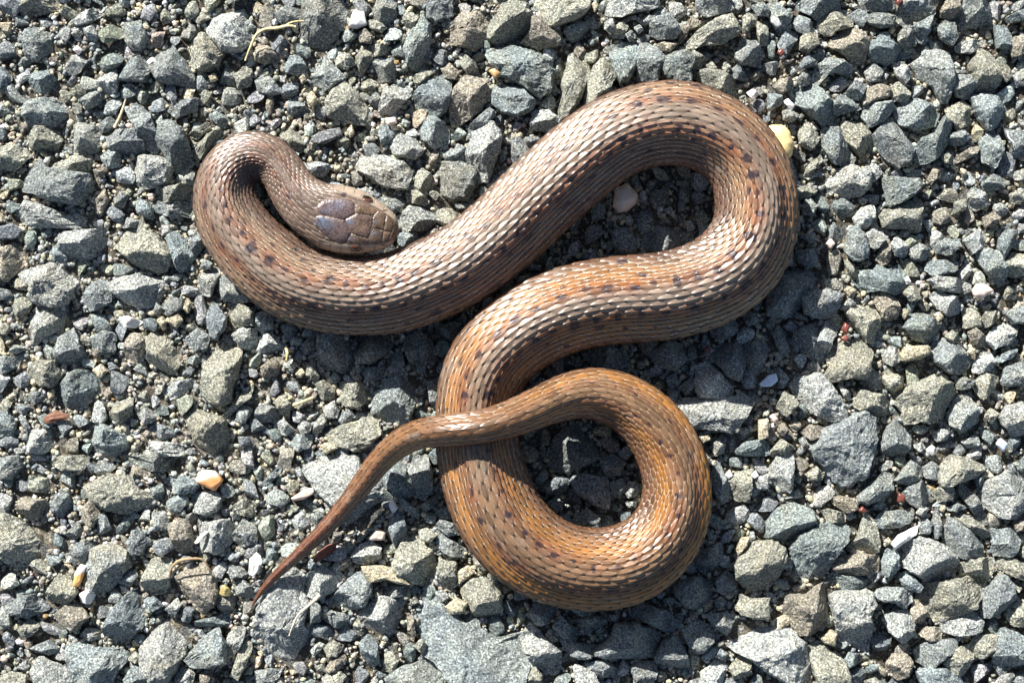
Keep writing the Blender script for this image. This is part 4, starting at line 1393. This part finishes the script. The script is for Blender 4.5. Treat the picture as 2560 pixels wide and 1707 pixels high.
def place_words(c, cls=' '):
    k, gap = arc_of(*c)
    if np.hypot(c[0] - 1450, c[1] - 1185) < 140: return "inside the snake's round coil"
    if 1440 < c[0] < 1790 and 415 < c[1] < 640: return "inside the snake's hairpin bend"
    own = {'r': 'red grain', 'o': 'orange', 'p': 'pinkish', 'b': 'bluish', 'w': 'white'}.get(cls, '~')
    near = min([l for l in LAND if own not in l[1]], key=lambda l: np.hypot(l[0][0] - c[0], l[0][1] - c[1]))
    dl = np.hypot(near[0][0] - c[0], near[0][1] - c[1])
    if gap < 30: return "touching " + part_at(k)
    if dl < 70: return "right beside " + near[1]
    if gap < 110: return "close beside " + part_at(k)
    if dl < 170: return "next to " + near[1]
    if gap < 260: return "a short way from " + part_at(k)
    return "in open gravel nearest " + near[1]

def shape_words(s):
    p = s['p'] - s['cen']
    w, v = np.linalg.eigh(np.cov(p.T))
    asp = math.sqrt(max(w[1], 1e-9) / max(w[0], 1e-9))
    per = np.linalg.norm(p - np.roll(p, -1, 0), axis=1).sum()
    circ = 4 * math.pi * s['area'] / per ** 2
    if asp > 2.1: sh = "long"
    elif asp > 1.6: sh = "oblong"
    elif circ > .86: sh = "rounded"
    elif circ < .74: sh = "jagged"
    else: sh = "blocky"
    a = s['area']
    sz = "very large" if a > 9500 else "large" if a > 5200 else "mid-sized" if a > 2600 else "small" if a > 900 else "tiny"
    return sz, sh

rngS = random.Random(11)
def stone_geometry(s, i, extra=0.0):
    r = math.sqrt(s['area'] / math.pi) * K
    pebble = s['c'] in PEB
    top = np.interp(r / MM, [.4, 1.2, 2.2, 3.5, 6], [-.65, -.15, .75, 1.65, 2.1]) * MM + rngS.uniform(-.35, .45) * MM + extra
    hgt = min(r * rngS.uniform(.9, 1.25), 4.0 * MM)
    zc = top - hgt * .9
    f = K * (CAM_H - zc) / CAM_H
    P = np.stack([(s['p'][:, 0] - 1280) * f, -(s['p'][:, 1] - 853.5) * f], 1)
    c = np.array([(s['cen'][0] - 1280) * f, -(s['cen'][1] - 853.5) * f])
    if poly_area(P) < 0: P = P[::-1]
    V, q = make_stone((P - c) * 1.12, hgt, rngS, i + 1, rough=.35 if pebble else 1.0, nseg=60 if s['area'] > 8500 else 36 if s['area'] > 900 else 22, smooth_top=pebble and s['c'] != 'w')
    # bed it under the snake where the body passes over it
    w = V + np.array([c[0], c[1], zc])
    low = snake_floor(w[:, :2]) - .12 * MM
    pen = (w[:, 2] - low)
    pen = pen[np.isfinite(pen)]
    dz = max(0.0, float(pen.max())) if len(pen) else 0.0
    base = np.array(COLOURS[s['c']])
    jit = 1 + rngS.uniform(-.16, .16)
    dust = np.clip(.5 + .9 * fbm(V / (r * .8) + i * 2.1, 2, 101), 0, 1)[:, None] * rngS.uniform(0, .65) * (0 if pebble else 1)
    col = base * jit * (1 - dust) + np.array([.34, .31, .23]) * jit * dust
    if s['c'] in 'gn' and rngS.random() < .5: col = col * np.array([.95, 1.0, 1.03])
    if s['c'] == 'p' and s['area'] > 1800: col = col * 1.35
    if s.get('two'):
        m = sstep(-.1, .5, (V[:, 1:2] / r) - .3 * V[:, 0:1] / r)
        col = base * (1 - m) + np.array([.86, .80, .70]) * m
    return V, q, np.clip(col, .02, .85), np.array([c[0], c[1], zc - dz])

def put_stone(name, s, i, mat, extra=0.0):
    V, q, col, loc = stone_geometry(s, i, extra)
    zb = V[:, 2].min()
    V = V - np.array([0, 0, zb])
    o = link(name, mesh_from(name, V, q, mat, col, smooth=(mat is M_PEBBLE)), loc=(float(loc[0]), float(loc[1]), float(loc[2] + zb)))
    return o

for i, s in enumerate(single):
    sz, sh = shape_words(s)
    o = put_stone("gravel_stone", s, i, M_STONE)
    tag(o, f"{sz} {sh} {WORDS[s['c']]} stone {place_words(s['cen'])}", "stone", "gravel stones around the snake")

def split_alike(kind):
    sets = {}
    for o in COL.objects:
        if o.name.split('.')[0] == kind: sets.setdefault(o['label'], []).append(o)
    for lab, os_ in sets.items():
        if len(os_) == 3 and len(lab.split()) <= 13:
            os_.sort(key=lambda o: -o.dimensions.x * o.dimensions.y)
            for o, w in zip(os_, ("biggest", "second", "smallest")): o['label'] = lab + ", " + w + " of three"
        if len(os_) == 2 and len(lab.split()) <= 13:
            os_.sort(key=lambda o: -o.dimensions.x * o.dimensions.y)
            a = [o.dimensions.x * o.dimensions.y for o in os_]
            if a[0] > 1.04 * a[1]:
                os_[0]['label'] = lab + ", bigger of two"
                os_[1]['label'] = lab + ", smaller of two"
bpy.context.view_layer.update()
split_alike("gravel_stone")

# ---- distinctive pebbles
def absstone(c, pts, **kw):
    p = np.array(pts, float)
    if poly_area(p) < 0: p = p[::-1]
    d = dict(c=c, p=p, area=poly_area(p), cen=centroid(p)); d.update(kw); return d
SPECIAL = [
 (absstone('o', [(1908, 334), (1926, 318), (1953, 318), (1970, 332), (1979, 362), (1975, 386), (1966, 396), (1944, 395), (1916, 378)], tint=(.85, .62, .29)), "glossy yellow pebble half hidden beside the snake's wide hairpin bend", .9 * MM),
 (absstone('o', [(493, 1196), (508, 1176), (537, 1178), (556, 1200), (537, 1224), (515, 1214), (496, 1204)], two=True, tint=(.74, .36, .14)), "glossy orange pebble with a white top lying in sandy gravel", .8 * MM),
 (absstone('o', [(185, 1461), (190, 1430), (203, 1410), (217, 1417), (203, 1453), (196, 1463)], two=True, tint=(.78, .45, .16)), "slim orange splinter with a white end between grey stones", .4 * MM),
]
for s, lab, ex in SPECIAL:
    COLOURS['o'] = s['tint']
    o = put_stone("pebble", s, 900 + len(lab), M_PEBBLE, ex)
    tag(o, lab, "pebble", "distinctive pebbles among the gravel")
COLOURS['o'] = (.42, .27, .12)
for i, s in enumerate(pebs):
    sz, sh = shape_words(s)
    kind = "grain" if s['area'] < 420 else "pebble"
    ex = (.45 + .25 * (s['c'] in 'r')) * MM
    o = put_stone("pebble", s, 400 + i, M_PEBBLE if s['c'] in 'ropb' else M_STONE if s['c'] == 'y' else M_PEBBLE, ex)
    tag(o, f"{sz} {sh} {WORDS[s['c']]} {kind} {place_words(s['cen'], s['c'])}", "pebble", "distinctive pebbles among the gravel")

bpy.context.view_layer.update()
split_alike("pebble")

# ------------------------------------------------------------------ finer gravel and sand (uncountable): joined meshes
import bmesh
def ico(sub):
    bm = bmesh.new()
    bmesh.ops.create_icosphere(bm, subdivisions=sub, radius=1.0)
    bm.verts.ensure_lookup_table()
    v = np.array([x.co[:] for x in bm.verts]); f = np.array([[w.index for w in p.verts] for p in bm.faces])
    bm.free()
    return v, f
nprng = np.random.default_rng(5)
def rock_variants(sub, n, ncut, rough, hard=.62):
    v0, f = ico(sub)
    out = []
    for k in range(n):
        v = v0 * (np.array([1, 1, 1]) + nprng.uniform(-.3, .3, 3))
        for _ in range(ncut):
            d = nprng.normal(size=3); d /= np.linalg.norm(d)
            c = nprng.uniform(hard - .12, hard + .2)
            v = v - np.maximum(0, v @ d - c)[:, None] * d
        v = v * (1 + rough * vnoise(v * 2.6 + k * 9.1, 13)[:, None])
        v /= np.abs(v[:, :2]).max()
        out.append(v)
    return np.array(out), f
BIG, BF = rock_variants(2, 26, 11, .09, .5)
MID, MF = rock_variants(2, 26, 10, .08, .5)
TINY, TF = rock_variants(1, 20, 4, .12, .75)

MARG = 620
W4, H4 = (2560 + 2 * MARG) // 4, (1707 + 2 * MARG) // 4
occ = np.zeros((H4, W4), bool)
def fill_poly(p, grow=1.0):
    c = p.mean(0); p = c + (p - c) * grow
    lo = np.floor((p.min(0) + MARG) / 4).astype(int) - 1; hi = np.ceil((p.max(0) + MARG) / 4).astype(int) + 1
    lo = np.maximum(lo, 0); hi = np.minimum(hi, [W4, H4])
    gx, gy = np.meshgrid(np.arange(lo[0], hi[0]), np.arange(lo[1], hi[1]))
    pts = np.stack([gx.ravel() * 4.0 - MARG + 2, gy.ravel() * 4.0 - MARG + 2], 1)
    ins, _ = poly_dist(pts, p)
    occ[gy.ravel()[ins], gx.ravel()[ins]] = True
for s in traced: fill_poly(s['p'], .97)
for s, _, _ in SPECIAL: fill_poly(s['p'])
frame_big = []
ang = np.linspace(0, 2 * math.pi, 10, endpoint=False)
ring = np.stack([np.cos(ang), np.sin(ang)], 1)
def throw(rmin, rmax, tries, free, outside_only=False, keep=1.0):
    res = []
    P = nprng.uniform([-MARG + 10, -MARG + 10], [2560 + MARG - 10, 1707 + MARG - 10], (tries, 2))
    Rr = nprng.uniform(rmin, rmax, tries)
    for (x, y), r in zip(P, Rr):
        if outside_only and -r < x < 2560 + r and -r < y < 1707 + r: continue
        ix = np.clip(((x + MARG + ring[:, 0] * r * free) / 4).astype(int), 0, W4 - 1)
        iy = np.clip(((y + MARG + ring[:, 1] * r * free) / 4).astype(int), 0, H4 - 1)
        if occ[iy, ix].any() or occ[int((y + MARG) / 4), int((x + MARG) / 4)]: continue
        q = max(1, int(r * .95 / 4))
        cx, cy = int((x + MARG) / 4), int((y + MARG) / 4)
        y0, y1, x0, x1 = max(0, cy - q), min(H4, cy + q + 1), max(0, cx - q), min(W4, cx + q + 1)
        yy, xx = np.mgrid[y0:y1, x0:x1]
        occ[y0:y1, x0:x1] |= ((yy - cy) ** 2 + (xx - cx) ** 2 <= q * q)
        res.append((x, y, r))
    return np.array(res).reshape(-1, 3)

def palette(n, weights):
    keys = list(weights)
    w = np.array([weights[k] for k in keys], float); w /= w.sum()
    pick = nprng.choice(len(keys), n, p=w)
    c = np.array([COLOURS[k] for k in keys])[pick]
    return c * nprng.uniform(.78, 1.22, (n, 1)) * nprng.uniform(.95, 1.05, (n, 3))

def rock_field(pts, variants, faces, topz, flat, weights):
    """pts (x, y, r) in photograph px -> joined verts, faces, colours"""
    n = len(pts)
    r = pts[:, 2] * K
    x, y = (pts[:, 0] - 1280) * K, -(pts[:, 1] - 853.5) * K
    var = variants[nprng.integers(0, len(variants), n)]
    a = nprng.uniform(0, 6.283, n)
    st = nprng.uniform(.75, 1.2, n)
    ca, sa = np.cos(a)[:, None], np.sin(a)[:, None]
    vx, vy, vz = var[..., 0] * st[:, None], var[..., 1] / st[:, None], var[..., 2] * flat
    tilt = nprng.uniform(-.4, .4, (n, 1))
    vx, vz = vx * np.cos(tilt) - vz * np.sin(tilt), vx * np.sin(tilt) + vz * np.cos(tilt)
    V = np.stack([vx * ca - vy * sa, vx * sa + vy * ca, vz], -1) * r[:, None, None]
    zt = V[..., 2].max(1)
    z = topz(pts, x, y, r) - zt
    low = np.concatenate([snake_floor(np.stack([x[k:k + 4000], y[k:k + 4000]], 1)) for k in range(0, n, 4000)])
    z = np.minimum(z, low - zt - .1 * MM)
    V += np.stack([x, y, z], 1)[:, None]
    F = faces[None] + (np.arange(n) * variants.shape[1])[:, None, None]
    colr = np.repeat(palette(n, weights)[:, None], variants.shape[1], 1)
    return V.reshape(-1, 3), F.reshape(-1, faces.shape[1]), colr.reshape(-1, 3)

ROCKW = {'g': 6, 'd': 1.5, 't': 4, 'l': 5, 'n': 1.5, 'v': .9}
big = throw(42, 62, 1500, .8, True)
big2 = throw(26, 42, 9000, .8, True)
med = throw(22, 36, 14000, .66)
med2 = throw(15, 24, 20000, .66)
sml = throw(9, 15, 30000, .75)
top_big = lambda p, x, y, r: np.interp(r / MM, [1, 2, 4], [-.5, .3, 1.1]) * MM + nprng.uniform(-.4, .4, len(p)) * MM
top_med = lambda p, x, y, r: ground_z(x, y) + r * .9 + nprng.uniform(-.35, .5, len(p)) * MM
V, F, Cc = [], [], []
cnt = 0
sets = [rock_field(np.concatenate([big, big2]), BIG, BF, top_big, .75, ROCKW), rock_field(np.concatenate([med, med2]), MID, MF, top_med, .8, {**ROCKW, 'y': .3, 'w': .1}),
        rock_field(sml, MID, MF, top_med, .85, {**ROCKW, 't': 5, 'v': 2.4, 'y': 1.0, 'w': .2, 'p': .15})]
for v, f, c in sets:
    V.append(v); F.append(f + cnt); Cc.append(c); cnt += len(v)
for i, s in enumerate(merged):
    v, q, c, loc = stone_geometry(s, 600 + i)
    V.append(v + loc); F.append(q + cnt); Cc.append(c); cnt += len(v)
tri = np.concatenate([f for f in F if f.shape[1] == 3]); quad = np.concatenate([f for f in F if f.shape[1] == 4])
tag(link("gravel", mesh_from("gravel", np.concatenate(V), [tri, quad], M_STONE, np.concatenate(Cc), smooth=False)),
    "finer crushed grey stone filling the gaps between the larger stones", "gravel", kind="stuff")

# sand: grains of 3 to 10 px over the open ground
nS = 150000
P = nprng.uniform([-MARG, -MARG], [2560 + MARG, 1707 + MARG], (nS, 2))
sd = sandy(P[:, 0], P[:, 1])
o_ = occ[np.clip(((P[:, 1] + MARG) / 4).astype(int), 0, H4 - 1), np.clip(((P[:, 0] + MARG) / 4).astype(int), 0, W4 - 1)]
inside = (P[:, 0] > -150) & (P[:, 0] < 2710) & (P[:, 1] > -150) & (P[:, 1] < 1857)
keep = (~o_) & (inside | (nprng.uniform(0, 1, nS) < .35)) & (nprng.uniform(0, 1, nS) < .5 + .5 * sd)
P = P[keep]
pts = np.concatenate([P, (3.2 + 7.0 * nprng.uniform(0, 1, len(P)) ** 2.2)[:, None]], 1)
top_s = lambda p, x, y, r: ground_z(x, y) + r * 1.3 + nprng.uniform(-.1, .5, len(p)) * MM
v, f, c = rock_field(pts, TINY, TF, top_s, .85, {'t': 5, 'v': 4, 'y': 4, 'g': 2, 'l': 3, 'w': .6, 'p': .5, 'o': .08, 'd': .8})
tag(link("sand", mesh_from("sand", v, f, M_GRAIN, c)), "coarse brown and cream sand between the stones", "sand", kind="stuff")

# ------------------------------------------------------------------ bits of dry plant and debris
def tube(name, pts, rad, col, z, parent=None, n=7, taper=(1, 1)):
    """pts photograph px with optional height offsets in mm"""
    Pq = []
    for k, p in enumerate(pts):
        zz = (z + (p[2] if len(p) > 2 else 0)) * MM
        xy = at(p[0], p[1], zz); Pq.append([xy[0], xy[1], zz])
    Pq = np.array(Pq)
    t = np.arange(len(Pq)); tt = np.linspace(0, len(Pq) - 1, len(Pq) * 6)
    m = np.gradient(Pq, axis=0)
    k = np.clip(np.floor(tt).astype(int), 0, len(Pq) - 2); u = (tt - k)[:, None]
    C3 = (2*u**3-3*u**2+1)*Pq[k] + (u**3-2*u**2+u)*m[k] + (-2*u**3+3*u**2)*Pq[k+1] + (u**3-u**2)*m[k+1]
    T = np.gradient(C3, axis=0); T /= np.linalg.norm(T, axis=1)[:, None]
    Sd = np.stack([-T[:, 1], T[:, 0], 0 * T[:, 0]], 1); Sd /= np.maximum(np.linalg.norm(Sd, axis=1), 1e-6)[:, None]
    Ud = np.cross(T, Sd)
    rr = np.interp(np.linspace(0, 1, len(C3)), np.linspace(0, 1, len(taper)), taper) * rad * K * (1 + .12 * np.sin(np.arange(len(C3)) * 1.7))
    a = np.linspace(0, 2 * math.pi, n, endpoint=False)
    V = C3[:, None] + Sd[:, None] * (np.cos(a) * rr[:, None])[..., None] + Ud[:, None] * (np.sin(a) * rr[:, None] * .75)[..., None]
    i = np.arange(len(C3) - 1)[:, None] * n; j = np.arange(n)[None]; jn = (j + 1) % n
    q = np.stack([i + j, i + n + j, i + n + jn, i + jn], -1).reshape(-1, 4)
    org = C3[len(C3) // 2].copy()
    cc = np.array(col)[None] * (1 + .2 * vnoise(V.reshape(-1, 3) * 2500, 5)[:, None])
    o = link(name, mesh_from(name, V.reshape(-1, 3) - org, [q, np.arange(n)[None, ::-1], np.arange(n)[None] + (len(C3) - 1) * n], M_FIBRE, cc), loc=org)
    if parent is not None:
        o.parent = parent; o.location = np.array(o.location) - np.array(parent.location)
    return o
def T_(tx, ty, *pp): return [(p[0] / 2.75625 + tx * 640, p[1] / 2.75625 + ty * 569) + tuple(p[2:]) for p in pp]
STRAW = (.58, .47, .25)
st = tube("straw", T_(1, 0, (-75, 420), (-40, 330, .4), (0, 245, .6), (60, 205, .6), (150, 195, .5), (220, 180, .5), (272, 186, .3)), 4.2, STRAW, 1.0, taper=(.5, .9, 1.1, .8))
tag(st, "curled pale straw with a forked end lying between grey stones", "straw", "bits of dry straw and fibre")
tube("fork", T_(1, 0, (190, 186, .5), (250, 155, .5), (330, 145, .2)), 3.0, STRAW, 1.0, parent=st, taper=(1, .6))
tag(tube("straw", T_(0, 0, (790, 880), (825, 810, .3), (850, 740, .4), (868, 680, .5)), 4.0, (.5, .42, .26), .8, taper=(1.2, .9, .5)), "short upright straw with a dark thin tip among grey stones", "straw", "bits of dry straw and fibre")
tag(tube("root_fibre", T_(1, 2, (440, 958), (395, 1005, .3), (330, 1060, .5), (285, 1105, .5), (250, 1180, .4), (228, 1240, 0)), 3.6, (.62, .54, .40), 1.9, taper=(1.6, 1, .7, .4)), "thin pale root fibre lying across the very large pale stone near the tail tip", "root", "bits of dry straw and fibre")
tag(tube("root_fibre", T_(1, 2, (610, 556), (655, 548, .3), (684, 525, .4), (690, 490, .2)), 2.8, (.58, .52, .40), .5, taper=(1, 1, .6)), "tiny hooked pale fibre in the shade just under the tail", "root", "bits of dry straw and fibre")
tag(tube("hair", T_(0, 1, (1210, 1345), (1290, 1440, .6), (1380, 1530, .9)) + T_(0, 2, (1450, 0, 1.0), (1560, 110, .8), (1670, 236, .2)), 1.1, (.16, .12, .10), 1.6), "long thin dark hair across the stones beside the orange-and-white pebble", "hair", "bits of dry straw and fibre")
tag(tube("root_fibre", T_(3, 0, (1650, 905), (1660, 950, .3), (1695, 985, .3), (1690, 1012, 0)), 2.2, (.66, .66, .62), .9, taper=(.6, 1, .5)), "thin white curled fibre in open grey gravel", "root", "bits of dry straw and fibre")
tag(tube("straw", T_(1, 1, (206, 828), (216, 868, .3), (210, 915, 0)), 4.0, (.66, .56, .24), .7, taper=(.9, 1, .6)), "small yellow straw bit in gravel below the snake's front stretch", "straw", "bits of dry straw and fibre")
tag(tube("straw", T_(1, 1, (255, 1225), (320, 1200, .3), (395, 1170, .2)), 4.5, (.52, .46, .24), .7, taper=(.9, 1, .7)), "stubby greenish straw lying on tan stones left of the tail", "straw", "bits of dry straw and fibre")
leaf = tube("dead_leaf", T_(0, 2, (1165, 840), (1185, 770, .5), (1240, 725, .9), (1320, 712, 1.0), (1395, 718, .8), (1440, 775, .5), (1490, 840, 0)), 3.2, (.30, .21, .11), .9, taper=(.8, 1.3, 1.5, 1.0, .5, .3))
tag(leaf, "curled brown dead leaf stalk arched over a brownish grey stone", "leaf")
tube("blade", T_(0, 2, (1200, 800, .2), (1250, 760, .6), (1310, 730, .8)), 6.0, (.26, .18, .10), .6, parent=leaf, taper=(.3, 1, .3))

def chip(name, pts, thick, z, col, label, cat, group=None, mat=None, ridges=True, seed=1):
    p = np.array(pts, float)
    if poly_area(p) < 0: p = p[::-1]
    f = K * (CAM_H - z * MM) / CAM_H
    Pm = np.stack([(p[:, 0] - 1280) * f, -(p[:, 1] - 853.5) * f], 1)[::-1]
    c = centroid(Pm)
    V, q = make_stone(Pm - c, thick * MM, random.Random(seed), seed, rough=.5, nseg=30)
    w, e = np.linalg.eigh(np.cov((Pm - c).T))
    u = (V[:, :2] @ e[:, 0]) / math.sqrt(w[0])
    cc = np.array(col)[None] * (1 + .35 * np.sin(u * 7 + 2 * vnoise(V * 700, 3)))[:, None] if ridges else np.tile(np.array(col), (len(V), 1))
    if ridges: V[:, 2] += .06 * MM * np.sin(u * 7)
    zb = V[:, 2].min(); V[:, 2] -= zb
    o = link(name, mesh_from(name, V, q, mat or M_FIBRE, np.clip(cc, .01, .85)), loc=(c[0], c[1], z * MM + zb))
    return tag(o, label, cat, group)
def TP(tx, ty, text):
    return [(float(a.split(',')[0]) / 2.75625 + tx * 640, float(a.split(',')[1]) / 2.75625 + ty * 569) for a in text.split()]
chip("wood_chip", TP(0, 1, "270,1350 320,1290 400,1258 495,1300 440,1325 360,1345"), .55, -.2, (.20, .088, .05), "flat red-brown wood chip lying in sand", "wood chip", "wood chips", seed=3)
chip("wood_chip", TP(1, 2, "385,720 430,660 500,610 560,600 545,655 470,710 410,745"), .5, -.4, (.17, .055, .032), "dark red-brown wood chip shaded by the thin tail", "wood chip", "wood chips", seed=4)
chip("seed_husk", TP(0, 2, "1710,820 1722,710 1764,668 1795,690 1808,735 1785,800 1750,835"), .7, .6, (.74, .72, .66), "broad white seed husk standing beside the snake's tail tip", "seed husk", "seed husks", seed=5)
chip("seed_husk", TP(0, 2, "1335,605 1360,565 1420,515 1440,530 1400,580 1350,612"), .55, .9, (.76, .73, .62), "slim white seed husk lying on a pale grey stone", "seed husk", "seed husks", seed=6)
rl = random.Random(8)
lich = [(1560 + math.cos(k * .7) * rl.uniform(25, 70), 935 + math.sin(k * .7) * rl.uniform(25, 65)) for k in range(9)]
chip("lichen", TP(0, 2, " ".join(f"{a:.0f},{b:.0f}" for a, b in lich)), .6, .1, (.36, .29, .12), "small ragged yellow lichen scrap beside the curled dead leaf", "lichen", ridges=False, seed=7)
